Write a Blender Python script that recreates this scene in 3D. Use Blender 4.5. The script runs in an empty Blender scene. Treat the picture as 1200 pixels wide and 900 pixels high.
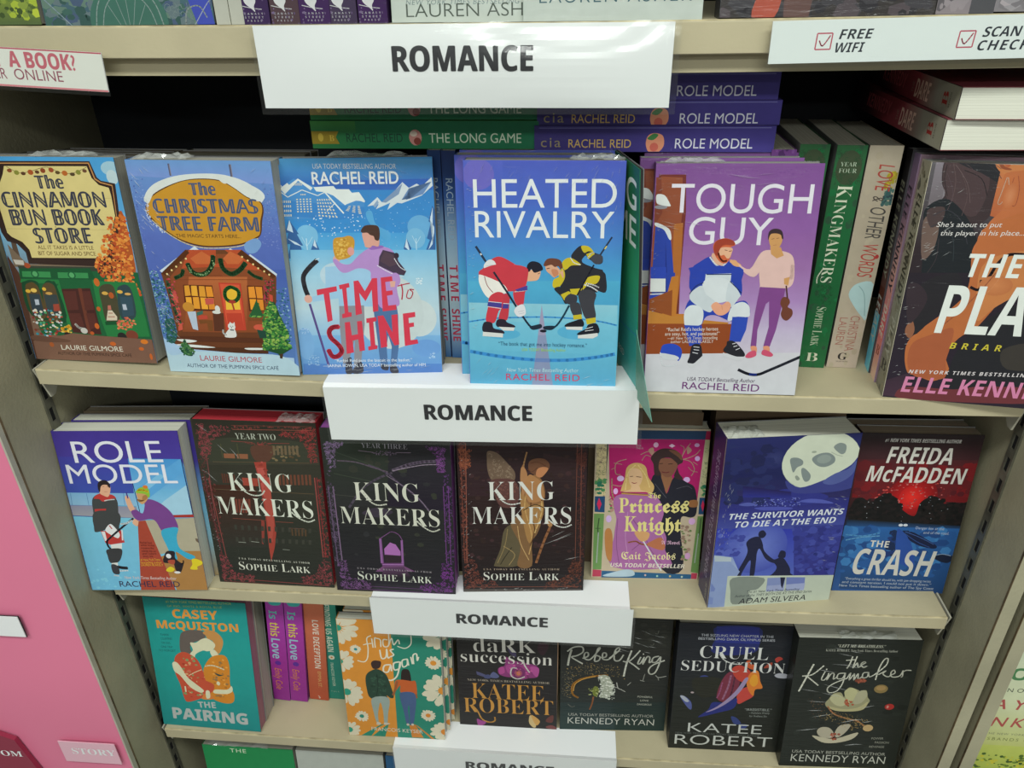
import bpy, math, random, zlib
from math import sin, cos, pi, sqrt
from mathutils import Vector, Matrix

U = 0.000915                       # one layout unit in metres (the shelf is 1000 units = 36 inches wide)
sc = bpy.context.scene
col = sc.collection

# ------------------------------------------------------------------ camera
CAM_POS = (59.839, -671.404, 378.8)
PITCH, YAW, ROLL, FPX = 0.511, -0.084, -0.016, 900.07
def make_camera():
    cp, sp, cy, sy = cos(PITCH), sin(PITCH), cos(YAW), sin(YAW)
    f = Vector((sy*cp, cy*cp, -sp)); r = Vector((cy, -sy, 0)); u = r.cross(f)
    R = cos(ROLL)*r + sin(ROLL)*u; W = -sin(ROLL)*r + cos(ROLL)*u
    cam = bpy.data.cameras.new('camera'); o = bpy.data.objects.new('camera', cam)
    cam.sensor_width = 36; cam.lens = FPX/1200*36; cam.clip_start = 0.02
    m = Matrix.Identity(4)
    for i in range(3):
        m[i][0], m[i][1], m[i][2], m[i][3] = R[i], W[i], -f[i], CAM_POS[i]*U
    o.matrix_world = m; col.objects.link(o); sc.camera = o
make_camera()

# ------------------------------------------------------------------ world, lights, exposure
world = bpy.data.worlds.new('store_air'); sc.world = world; world.use_nodes = True
bg = world.node_tree.nodes['Background']
bg.inputs[0].default_value = (0.84, 0.90, 0.87, 1); bg.inputs[1].default_value = 0.33
sc.view_settings.view_transform = 'Standard'; sc.view_settings.look = 'None'
sc.view_settings.exposure = -0.04; sc.view_settings.gamma = 1.0
try: sc.view_settings.use_curve_mapping = False
except Exception: pass
sc.cycles.max_bounces = 6; sc.cycles.diffuse_bounces = 3; sc.cycles.glossy_bounces = 3
sc.cycles.transparent_max_bounces = 12; sc.cycles.sample_clamp_indirect = 3.0
sc.cycles.use_denoising = True
def tube_light(x, y, z, lx, ly, power, colr=(0.95, 1.0, 0.95)):
    l = bpy.data.lights.new('ceiling_tube_light', 'AREA'); l.shape = 'RECTANGLE'; l.size = lx; l.size_y = ly
    l.energy = power; l.color = colr
    o = bpy.data.objects.new('ceiling_tube_light', l); o.location = (x, y, z); col.objects.link(o)   # faces straight down
tube_light(0.15, -1.15, 1.50, 2.4, 0.30, 50)
tube_light(0.15, -2.80, 1.50, 2.4, 0.30, 62)
tube_light(0.15, -4.6, 1.50, 2.4, 0.30, 50)

# ------------------------------------------------------------------ helpers
def lin(c):
    c = c.lstrip('#'); v = [int(c[i:i+2], 16)/255 for i in (0, 2, 4)]
    return tuple((x/12.92 if x <= 0.04045 else ((x+0.055)/1.055)**2.4) for x in v)

def nodemat(name):
    m = bpy.data.materials.new(name); m.use_nodes = True
    return m, m.node_tree.nodes, m.node_tree.links, m.node_tree.nodes['Principled BSDF']

def simple(name, colr, rough=0.6, metal=0.0, noise=0.0, nscale=30, bump=0.0, bscale=200, spec=0.4, col2=None):
    m, n, l, b = nodemat(name)
    b.inputs['Base Color'].default_value = (*colr, 1); b.inputs['Roughness'].default_value = rough
    b.inputs['Metallic'].default_value = metal; b.inputs['Specular IOR Level'].default_value = spec
    tc = n.new('ShaderNodeTexCoord')
    if noise or col2:
        t = n.new('ShaderNodeTexNoise'); t.inputs['Scale'].default_value = nscale; t.inputs['Detail'].default_value = 6
        l.new(tc.outputs['Object'], t.inputs['Vector'])
        r = n.new('ShaderNodeValToRGB'); l.new(t.outputs['Fac'], r.inputs['Fac'])
        c2 = col2 or tuple(max(0, c*(1-noise)) for c in colr); c1 = tuple(min(1, c*(1+noise*0.5)) for c in colr)
        r.color_ramp.elements[0].color = (*c2, 1); r.color_ramp.elements[1].color = (*c1, 1)
        r.color_ramp.elements[0].position = 0.35; r.color_ramp.elements[1].position = 0.62
        l.new(r.outputs['Color'], b.inputs['Base Color'])
    if bump:
        t2 = n.new('ShaderNodeTexNoise'); t2.inputs['Scale'].default_value = bscale
        l.new(tc.outputs['Object'], t2.inputs['Vector'])
        bp = n.new('ShaderNodeBump'); bp.inputs['Strength'].default_value = bump; bp.inputs['Distance'].default_value = 0.001
        l.new(t2.outputs['Fac'], bp.inputs['Height']); l.new(bp.outputs['Normal'], b.inputs['Normal'])
    return m

def cover_material(name, coat, wrinkle, angle=0.5, grain=0.06):
    """Printed cover (colour attribute) under shrink-wrap film: the film is the clear coat, with its own creases."""
    m, n, l, b = nodemat(name)
    a = n.new('ShaderNodeAttribute'); a.attribute_name = 'Col'
    tc = n.new('ShaderNodeTexCoord')
    g = n.new('ShaderNodeTexNoise'); g.inputs['Scale'].default_value = 90; g.inputs['Detail'].default_value = 5
    l.new(tc.outputs['Object'], g.inputs['Vector'])
    mr = n.new('ShaderNodeMapRange'); mr.inputs['To Min'].default_value = 1-grain*2; mr.inputs['To Max'].default_value = 1+grain
    l.new(g.outputs['Fac'], mr.inputs['Value'])
    mx = n.new('ShaderNodeVectorMath'); mx.operation = 'SCALE'
    l.new(a.outputs['Color'], mx.inputs[0]); l.new(mr.outputs['Result'], mx.inputs['Scale'])
    l.new(mx.outputs['Vector'], b.inputs['Base Color'])
    b.inputs['Roughness'].default_value = 0.5; b.inputs['Specular IOR Level'].default_value = 0.15
    b.inputs['Coat Weight'].default_value = coat; b.inputs['Coat Roughness'].default_value = 0.10
    if wrinkle:
        mp = n.new('ShaderNodeMapping'); l.new(tc.outputs['Object'], mp.inputs['Vector'])
        mp.inputs['Rotation'].default_value = (0, angle, 0); mp.inputs['Scale'].default_value = (1.0, 1.0, 7.0)
        w = n.new('ShaderNodeTexNoise'); w.inputs['Scale'].default_value = 28; w.inputs['Detail'].default_value = 3
        w.inputs['Distortion'].default_value = 1.5
        l.new(mp.outputs['Vector'], w.inputs['Vector'])
        w2 = n.new('ShaderNodeTexNoise'); w2.inputs['Scale'].default_value = 9; l.new(tc.outputs['Object'], w2.inputs['Vector'])
        ad = n.new('ShaderNodeMath'); ad.operation = 'MULTIPLY_ADD'; ad.inputs[1].default_value = 1.6
        l.new(w2.outputs['Fac'], ad.inputs[0]); l.new(w.outputs['Fac'], ad.inputs[2])
        bp = n.new('ShaderNodeBump'); bp.inputs['Strength'].default_value = wrinkle; bp.inputs['Distance'].default_value = 0.003
        l.new(ad.outputs['Value'], bp.inputs['Height']); l.new(bp.outputs['Normal'], b.inputs['Coat Normal'])
    return m

def page_material(name, colr, axis=1, dark=0.72):
    m, n, l, b = nodemat(name)
    tc = n.new('ShaderNodeTexCoord'); mp = n.new('ShaderNodeMapping'); l.new(tc.outputs['Object'], mp.inputs['Vector'])
    mp.inputs['Scale'].default_value = (3, 1500, 3)
    t = n.new('ShaderNodeTexNoise'); t.inputs['Scale'].default_value = 1.0; t.inputs['Detail'].default_value = 2
    l.new(mp.outputs['Vector'], t.inputs['Vector'])
    r = n.new('ShaderNodeValToRGB'); l.new(t.outputs['Fac'], r.inputs['Fac'])
    r.color_ramp.elements[0].color = (*(c*dark for c in colr), 1); r.color_ramp.elements[1].color = (*colr, 1)
    r.color_ramp.elements[0].position = 0.3; r.color_ramp.elements[1].position = 0.65
    l.new(r.outputs['Color'], b.inputs['Base Color']); b.inputs['Roughness'].default_value = 0.75
    b.inputs['Specular IOR Level'].default_value = 0.2
    b.inputs['Coat Weight'].default_value = 0.25; b.inputs['Coat Roughness'].default_value = 0.2
    bp = n.new('ShaderNodeBump'); bp.inputs['Strength'].default_value = 0.3; bp.inputs['Distance'].default_value = 0.0006
    l.new(t.outputs['Fac'], bp.inputs['Height']); l.new(bp.outputs['Normal'], b.inputs['Normal'])
    return m

def film_material(name, milk, rough=0.08, base=0.04):
    m, n, l, b = nodemat(name)
    out = n['Material Output'] if 'Material Output' in n else n.new('ShaderNodeOutputMaterial')
    n.remove(b)
    tr0 = n.new('ShaderNodeBsdfTransparent'); tr0.inputs[0].default_value = (0.97, 0.98, 0.97, 1)
    df = n.new('ShaderNodeBsdfDiffuse'); df.inputs[0].default_value = (0.8, 0.82, 0.8, 1)
    tr = n.new('ShaderNodeMixShader'); tr.inputs[0].default_value = milk; l.new(tr0.outputs[0], tr.inputs[1]); l.new(df.outputs[0], tr.inputs[2])
    gl = n.new('ShaderNodeBsdfGlossy'); gl.inputs['Roughness'].default_value = rough
    fr = n.new('ShaderNodeLayerWeight'); fr.inputs['Blend'].default_value = 0.5
    pw = n.new('ShaderNodeMath'); pw.operation = 'POWER'; pw.inputs[1].default_value = 4.0; l.new(fr.outputs['Facing'], pw.inputs[0])
    ma = n.new('ShaderNodeMath'); ma.operation = 'MULTIPLY_ADD'; ma.inputs[1].default_value = 0.8; ma.inputs[2].default_value = base
    l.new(pw.outputs['Value'], ma.inputs[0])
    mix = n.new('ShaderNodeMixShader'); l.new(ma.outputs['Value'], mix.inputs[0])
    l.new(tr.outputs[0], mix.inputs[1]); l.new(gl.outputs[0], mix.inputs[2]); l.new(mix.outputs[0], out.inputs['Surface'])
    return m

M = {}
M['shelf'] = simple('beige_powder_coated_steel', (0.42, 0.37, 0.24), 0.5, noise=0.10, nscale=9, bump=0.12, bscale=300)
M['panel'] = simple('grey_beige_panel_paint', (0.33, 0.305, 0.205), 0.55, noise=0.10, nscale=14, bump=0.35, bscale=260)
M['panel_edge'] = simple('rusty_brown_panel_edge', (0.13, 0.09, 0.045), 0.7, noise=0.5, nscale=60)
M['chip'] = simple('worn_paint_rim', (0.40, 0.34, 0.20), 0.7, noise=0.35, nscale=60)
M['shop'] = simple('unseen_blocker_mixed', (0.22, 0.21, 0.19), 0.7, noise=0.7, nscale=7)
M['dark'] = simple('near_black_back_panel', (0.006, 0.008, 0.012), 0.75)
M['steel'] = simple('worn_steel_strip', (0.17, 0.165, 0.125), 0.4, metal=0.5, noise=0.25, nscale=60)
M['slot'] = simple('black_slot_void', (0.004, 0.004, 0.005), 0.9)
M['bracket'] = simple('pale_bracket_paint', (0.42, 0.40, 0.32), 0.45, noise=0.1)
M['paper'] = simple('white_card', (0.75, 0.76, 0.76), 0.55, noise=0.015, nscale=8, spec=0.35)
M['ink'] = simple('black_printing_ink', (0.012, 0.012, 0.016), 0.5)
M['pink'] = simple('pink_poster_card', (0.70, 0.185, 0.30), 0.5, noise=0.02, nscale=6)
M['floor'] = simple('pale_vinyl_floor', (0.42, 0.42, 0.40), 0.4, noise=0.15, nscale=5)
M['cover'] = cover_material('printed_cover_matt', 0.15, 0.15, 0.6)
M['film_cover'] = cover_material('printed_cover_under_film', 0.3, 0.22, 0.7)
M['film_dark'] = cover_material('printed_dark_cover_under_creased_film', 0.3, 0.35, -0.25)
M['print'] = cover_material('printed_card', 0.1, 0.0, 0.0, 0.01)
M['film'] = film_material('clear_shrink_film', 0.012)
M['sleeve'] = film_material('clear_sign_sleeve', 0.012, 0.16, 0.07)
M['crease'] = film_material('sharp_film_crease', 0.30, 0.12, 0.15)
M['film_fold'] = film_material('crumpled_shrink_film', 0.22)
M['pages'] = page_material('cream_page_edges', (0.74, 0.74, 0.63))
M['pages_grey'] = page_material('grey_page_edges', (0.42, 0.40, 0.33))
M['pages_brown'] = page_material('brownish_page_edges', (0.25, 0.21, 0.15), dark=0.6)
M['pages_red'] = page_material('red_sprayed_page_edges', (0.66, 0.05, 0.07))
M['pages_purple'] = page_material('purple_sprayed_page_edges', (0.36, 0.10, 0.40))
M['pages_black'] = page_material('black_sprayed_page_edges', (0.03, 0.03, 0.03))
M['pages_mauve'] = page_material('mauve_sprayed_page_edges', (0.36, 0.16, 0.20))

def new_obj(name, verts, faces, mat, parent=None, colors=None):
    me = bpy.data.meshes.new(name)
    me.from_pydata([(v[0]*U, v[1]*U, v[2]*U) for v in verts], [], faces)
    if colors is not None:
        ca = me.color_attributes.new('Col', 'FLOAT_COLOR', 'POINT')
        flat = []
        for c in colors: flat.extend((c[0], c[1], c[2], 1.0))
        ca.data.foreach_set('color', flat)
    me.update(); me.materials.append(mat)
    o = bpy.data.objects.new(name, me); col.objects.link(o)
    if parent: o.parent = parent
    return o

def tag(o, label, cat, group=None, kind=None):
    if label: o['label'] = label
    if cat: o['category'] = cat
    if group: o['group'] = group
    if kind: o['kind'] = kind
    return o

def empty(name, loc, rot=None):
    o = bpy.data.objects.new(name, None); o.empty_display_size = 0.02
    m = Matrix.Translation(Vector(loc)*U)
    if rot is not None: m = m @ rot.to_4x4()
    o.matrix_world = m; col.objects.link(o); return o

def box_vf(x0, x1, y0, y1, z0, z1, base=0):
    v = [(x0,y0,z0),(x1,y0,z0),(x1,y1,z0),(x0,y1,z0),(x0,y0,z1),(x1,y0,z1),(x1,y1,z1),(x0,y1,z1)]
    f = [(0,3,2,1),(4,5,6,7),(0,1,5,4),(1,2,6,5),(2,3,7,6),(3,0,4,7)]
    return v, [tuple(i+base for i in q) for q in f]

class MB:
    def __init__(s): s.v, s.f = [], []
    def box(s, *a):
        v, f = box_vf(*a, base=len(s.v)); s.v += v; s.f += f; return s
    def poly(s, pts):
        b = len(s.v); s.v += pts; s.f.append(tuple(range(b, b+len(pts)))); return s
    def prism(s, pts, d):          # pts: outline, d: offset vector
        b = len(s.v); n = len(pts); s.v += list(pts) + [tuple(p[i]+d[i] for i in range(3)) for p in pts]
        s.f.append(tuple(range(b, b+n))); s.f.append(tuple(range(b+2*n-1, b+n-1, -1)))
        for i in range(n): s.f.append((b+i, b+(i+1) % n, b+n+(i+1) % n, b+n+i))
        return s
    def build(s, name, mat, parent=None): return new_obj(name, s.v, s.f, mat, parent)

# ------------------------------------------------------------------ lettering
GL = {}
def fontmap(ch, font):
    if font == 'ds' and ch in 'CHNPQRZ': return {'C':'\u2102','H':'\u210D','N':'\u2115','P':'\u2119','Q':'\u211A','R':'\u211D','Z':'\u2124'}[ch]
    base = {'st':(0x1D400,0x1D41A), 'sb':(0x1D400,0x1D41A), 'si':(0x1D468,0x1D482), 'fr':(0x1D56C,0x1D586), 'ds':(0x1D538,0x1D552),
            'B':(0x1D5D4,0x1D5EE), 'it':(0x1D608,0x1D622), 'bi':(0x1D63C,0x1D656), 'sc':(0x1D4D0,0x1D4EA)}.get(font)
    if base:
        if 'A' <= ch <= 'Z': return chr(base[0]+ord(ch)-65)
        if 'a' <= ch <= 'z': return chr(base[1]+ord(ch)-97)
    return ch
def load_glyph(ch, font):
    """one glyph of a lettering style and its advance (from the same glyph set between two Hs); outlines in cap heights"""
    off = {'st': -0.013, 'gt': -0.008}.get(font, 0.0); base = {'st': 'sb', 'gt': 'g'}.get(font, font)
    H = fontmap('H', base); g = fontmap(ch, base)
    c = bpy.data.curves.new('lettering', 'FONT'); c.body = '\n'.join((g, H+g+H, H+H)); c.size = 1.0; c.offset = off; c.resolution_u = 6; c.space_line = 3.0
    o = bpy.data.objects.new('lettering', c); me = bpy.data.meshes.new_from_object(o)
    B = [[], [], []]; idx = {}
    for v in me.vertices:
        k = max(0, min(2, int(round((0.25-v.co.y)/3.0)))); idx[v.index] = (k, len(B[k])); B[k].append((v.co.x, v.co.y+k*3.0))
    F = [tuple(idx[i][1] for i in p.vertices) for p in me.polygons if idx[p.vertices[0]][0] == 0]
    bpy.data.objects.remove(o); bpy.data.curves.remove(c); bpy.data.meshes.remove(me)
    span = lambda q: max(p[0] for p in q)-min(p[0] for p in q)
    cap = max(p[1] for p in B[2]); adv = (span(B[1])-span(B[2]))/cap
    return [(x/cap, y/cap) for x, y in B[0]], F, adv
def glyph(ch, font):
    if (ch, font) not in GL: GL[(ch, font)] = load_glyph(ch, font)
    return GL[(ch, font)]
def layout(s, font, off, small=0):
    """string -> vertices/faces with cap height 1, baseline 0, starting at x = 0; plus width"""
    V, F, x = [], [], 0.0; start = True
    for ch in s:
        if ch == ' ': x += 0.42; start = True; continue
        k = 1.0 if (start or not small) else small
        v, f, adv = glyph(ch, font); b = len(V)
        V += [(x+p[0]*k, p[1]*k, len(V) and 0) for p in v]; F += [tuple(i+b for i in q) for q in f]
        x += adv*k; start = False
    return [(p[0], p[1]) for p in V], F, x
def layout_runs(s, font, off, small, target):
    """spread letters (tracking) so that the string's width/cap ratio comes near target without distorting them"""
    V, F, w = layout(s, font, off, small)
    n = max(1, len(s)-1)
    if target/w > 1.18:
        extra = (target/1.10-w)/n; V, F, x = [], [], 0.0; start = True
        for ch in s:
            if ch == ' ': x += 0.42+extra; start = True; continue
            k = 1.0 if (start or not small) else small
            v, f, adv = glyph(ch, font); b = len(V)
            V += [(x+p[0]*k, p[1]*k) for p in v]; F += [tuple(i+b for i in q) for q in f]
            x += adv*k+extra; start = False
    return V, F

# ------------------------------------------------------------------ painter for flat print
LAY = 0.0035
def smooth(pts, closed, n=4):
    P = [Vector(p) for p in pts]; out = []; m = len(P)
    rng = range(m) if closed else range(m-1)
    for i in rng:
        p1, p2 = P[i], P[(i+1) % m]
        p0 = P[i-1] if (closed or i > 0) else p1; p3 = P[(i+2) % m] if (closed or i+2 < m) else p2
        for j in range(n):
            t = j/n
            q = 0.5*((2*p1)+(-p0+p2)*t+(2*p0-5*p1+4*p2-p3)*t*t+(-p0+3*p1-3*p2+p3)*t*t*t)
            out.append((q.x, q.y))
    if not closed: out.append(tuple(P[-1]))
    return out
def inside(p, poly):
    x, y = p; c = False; n = len(poly); j = n-1
    for i in range(n):
        if (poly[i][1] > y) != (poly[j][1] > y) and x < (poly[j][0]-poly[i][0])*(y-poly[i][1])/(poly[j][1]-poly[i][1])+poly[i][0]: c = not c
        j = i
    return c
class Painter:
    def __init__(s, W, H, gain=1.0):
        s.W, s.H, s.g = W, H, gain; s.v, s.f, s.c, s.lay = [], [], [], 0
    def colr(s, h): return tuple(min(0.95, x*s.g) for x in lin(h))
    def clip(s, pts, cols=None):
        P = [(p[0], p[1], (cols[i] if cols else None)) for i, p in enumerate(pts)]
        for ax, lim, sg in ((0, 0, 1), (0, s.W, -1), (1, 0, 1), (1, s.H, -1)):
            if not P: return P
            out = []
            for i in range(len(P)):
                a, b = P[i-1], P[i]; da, db = (a[ax]-lim)*sg, (b[ax]-lim)*sg
                if (da >= 0) != (db >= 0):
                    t = da/(da-db); c = None
                    if a[2]: c = tuple(a[2][k]+(b[2][k]-a[2][k])*t for k in range(3))
                    out.append((a[0]+(b[0]-a[0])*t, a[1]+(b[1]-a[1])*t, c))
                if db >= 0: out.append(b)
            P = out
        return P
    def face(s, pts, c, sub=0.0):
        P = s.clip(pts) if c is None or not isinstance(c, list) else s.clip(pts, c)
        if len(P) < 3: return
        b = len(s.v)
        for p in P:
            s.v.append((p[0], p[1], s.lay+sub)); s.c.append(p[2] if p[2] else c)
        s.f.append(tuple(range(b, b+len(P))))
    def stroke(s, pts, w, c):
        h = w/2
        for i in range(len(pts)-1):
            a, b = pts[i], pts[i+1]; dx, dy = b[0]-a[0], b[1]-a[1]; L = math.hypot(dx, dy) or 1; nx, ny = -dy/L*h, dx/L*h
            s.face([(a[0]+nx, a[1]+ny), (b[0]+nx, b[1]+ny), (b[0]-nx, b[1]-ny), (a[0]-nx, a[1]-ny)], c)
            if i and w > 3: s.face([(a[0]+h*cos(k*pi/3), a[1]+h*sin(k*pi/3)) for k in range(6)], c)
    def grad(s, q, c1, c2, n=10):
        for i in range(n):
            t0, t1 = i/n, (i+1)/n
            f = lambda a, b, t: (a[0]+(b[0]-a[0])*t, a[1]+(b[1]-a[1])*t)
            ca = tuple(c1[k]+(c2[k]-c1[k])*t0 for k in range(3)); cb = tuple(c1[k]+(c2[k]-c1[k])*t1 for k in range(3))
            s.face([f(q[0], q[3], t0), f(q[1], q[2], t0), f(q[1], q[2], t1), f(q[0], q[3], t1)], [ca, ca, cb, cb])
    def text(s, font, off, c, p0, p1, cap, mode, txt):
        L = math.hypot(p1[0]-p0[0], p1[1]-p0[1]); ux, uy = (p1[0]-p0[0])/L, (p1[1]-p0[1])/L
        small = float(mode) if mode not in ('0', 'q', 'u') else 0
        if float(off) < 0: font = {'sb': 'st', 'g': 'gt'}.get(font, font)
        sh = 0.0
        if font == 'it': font, sh = 'g', 0.2
        if font == 'bi': font, sh = ('B', 0.2) if txt.upper() == txt else ('g', 0.2); off = max(off, 0.012)
        if mode in ('q', 'u'): V, F, w = layout(txt, font, off, 0)
        else: V, F = layout_runs(txt, font, off, small, L/cap)
        if mode == 'q': sh = 0.17
        V = [(x+sh*y, y) for x, y in V]
        x0, x1 = min(v[0] for v in V), max(v[0] for v in V); k = L/(x1-x0)
        P = [(p0[0]+ux*(x-x0)*k+uy*y*cap, p0[1]+uy*(x-x0)*k-ux*y*cap) for x, y in V]
        d = max(0.0, off)/0.7*cap*0.5
        if 0 < d < 1.2 and mode != 'u': d = 0
        shifts = [(0, 0)] if d == 0 else [(0, 0), (d, 0), (-d, 0), (0, d), (0, -d)]
        Q = P
        for n_, (dx, dy) in enumerate(shifts):
          P = [(x+dx, y+dy) for x, y in Q]
          b = len(s.v)
          if all(-1 <= p[0] <= s.W+1 and -1 <= p[1] <= s.H+1 for p in P):
            s.v += [(x, y, s.lay+n_*0.15) for x, y in P]; s.c += [c]*len(P); s.f += [tuple(i+b for i in q) for q in F]
          else:
            for q in F: s.face([P[i] for i in q], c, n_*0.15)
    def run(s, src):
        for ln in src.strip().splitlines():
            ln = ln.strip()
            if not ln: continue
            s.lay += 1; t = ln.split(); k = t[0]
            pt = lambda z: tuple(float(a) for a in z.split(','))
            pts = lambda Z: [pt(z) for z in Z]
            rnd = random.Random(zlib.crc32(ln.encode()))
            if k == 'bg':
                cs = [s.colr(a) for a in t[1:]]; n = len(cs)-1
                for i in range(n):
                    y0, y1 = s.H*i/n, s.H*(i+1)/n; s.grad([(0, y0), (s.W, y0), (s.W, y1), (0, y1)], cs[i], cs[i+1], 4)
            elif k == 'bgu':
                cs = [s.colr(a) for a in t[1:]]; n = len(cs)-1
                for i in range(n):
                    x0, x1 = s.W*i/n, s.W*(i+1)/n; s.grad([(x0, s.H), (x0, 0), (x1, 0), (x1, s.H)], cs[i], cs[i+1], 4)
            elif k == 'P': s.face(pts(t[2:]), s.colr(t[1]))
            elif k == 'B': s.face(smooth(pts(t[2:]), True), s.colr(t[1]))
            elif k == 'g': s.grad(pts(t[3:7]), s.colr(t[1]), s.colr(t[2]))
            elif k == 'r':
                a, b, (x, y), (rx, ry) = s.colr(t[1]), s.colr(t[2]), pt(t[3]), pt(t[4])
                R = [(x+rx*cos(i*pi/16), y+ry*sin(i*pi/16)) for i in range(32)]
                for i in range(32): s.face([(x, y), R[i], R[(i+1) % 32]], [a, b, b])
            elif k in 'SC':
                P = pts(t[3:]); s.stroke(smooth(P, False) if k == 'C' else P, float(t[1]), s.colr(t[2]))
            elif k == 'E':
                (x, y), (rx, ry) = pt(t[2]), pt(t[3]); n = 8 if rx < 9 else (14 if rx < 40 else 32)
                s.face([(x+rx*cos(i*2*pi/n), y+ry*sin(i*2*pi/n)) for i in range(n)], s.colr(t[1]))
            elif k == 'Y':
                (x, y), R, rc, n = pt(t[3]), float(t[4]), float(t[5]), int(t[6]); c = s.colr(t[1])
                for i in range(n):
                    a = i*2*pi/n+rnd.uniform(-.06, .06); L = R*rnd.uniform(.86, 1.05); w = R*2.6/n*rnd.uniform(.85, 1.1)
                    q = [(0.15*L, 0), (0.5*L, w*.75), (0.82*L, w), (L, w*.35), (L, -w*.35), (0.82*L, -w), (0.5*L, -w*.75)]
                    s.face([(x+p[0]*cos(a)-p[1]*sin(a), y+p[0]*sin(a)+p[1]*cos(a)) for p in q], c, (i % 2)*0.3)
                s.lay += 1; s.face([(x+rc*cos(i*pi/8), y+rc*sin(i*pi/8)) for i in range(16)], s.colr(t[2]))
            elif k in 'DF':
                n = int(t[2]); cs = [s.colr(a) for a in t[4].split(',')]; poly = pts(t[5:]); rr = pt(t[3])
                xs = [p[0] for p in poly]; ys = [p[1] for p in poly]; m = tries = 0
                while m < n and tries < n*12:
                    tries += 1; p = (rnd.uniform(min(xs), max(xs)), rnd.uniform(min(ys), max(ys)))
                    if not inside(p, poly): continue
                    m += 1; c = rnd.choice(cs); z = (m % 60)/60*2.0
                    if k == 'D':
                        r = rnd.uniform(rr[0], rr[1]); a = rnd.uniform(0, pi); e = rnd.uniform(.55, 1)
                        s.face([(p[0]+r*cos(a+i*pi/3)*1.0, p[1]+r*e*sin(a+i*pi/3)) for i in range(6)], c, z)
                    else:
                        r = rr[0]*rnd.uniform(.5, 1); a = rnd.uniform(0, 2*pi); sg = rnd.choice((-1, 1)); P = []
                        for i in range(6): P.append((p[0]+r*(1-i*.1)*cos(a+sg*i*.85), p[1]+r*(1-i*.1)*sin(a+sg*i*.85)))
                        L0 = s.lay; s.lay += z; s.stroke(P, 2.6, c); s.lay = L0
                s.lay += 2
            elif k == 'K':
                nx, ny, fr = int(t[2]), int(t[3]), float(t[4]); q = pts(t[5:]); c = s.colr(t[1])
                def bi(a, b):
                    x = [(q[0][i]*(1-a)+q[1][i]*a)*(1-b)+(q[3][i]*(1-a)+q[2][i]*a)*b for i in (0, 1)]; return tuple(x)
                for i in range(nx):
                    for j in range(ny):
                        a0, a1, b0, b1 = i/nx, (i+fr)/nx, j/ny, (j+fr)/ny
                        s.face([bi(a0, b0), bi(a1, b0), bi(a1, b1), bi(a0, b1)], c)
            elif k == 'T':
                q = ln.index('"'); h = ln[:q].split(); txt = ln[q+1:ln.rindex('"')]
                s.text(h[1], float(h[2]), s.colr(h[3]), pt(h[4]), pt(h[5]), float(h[6]), h[7], txt)
        return s

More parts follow.
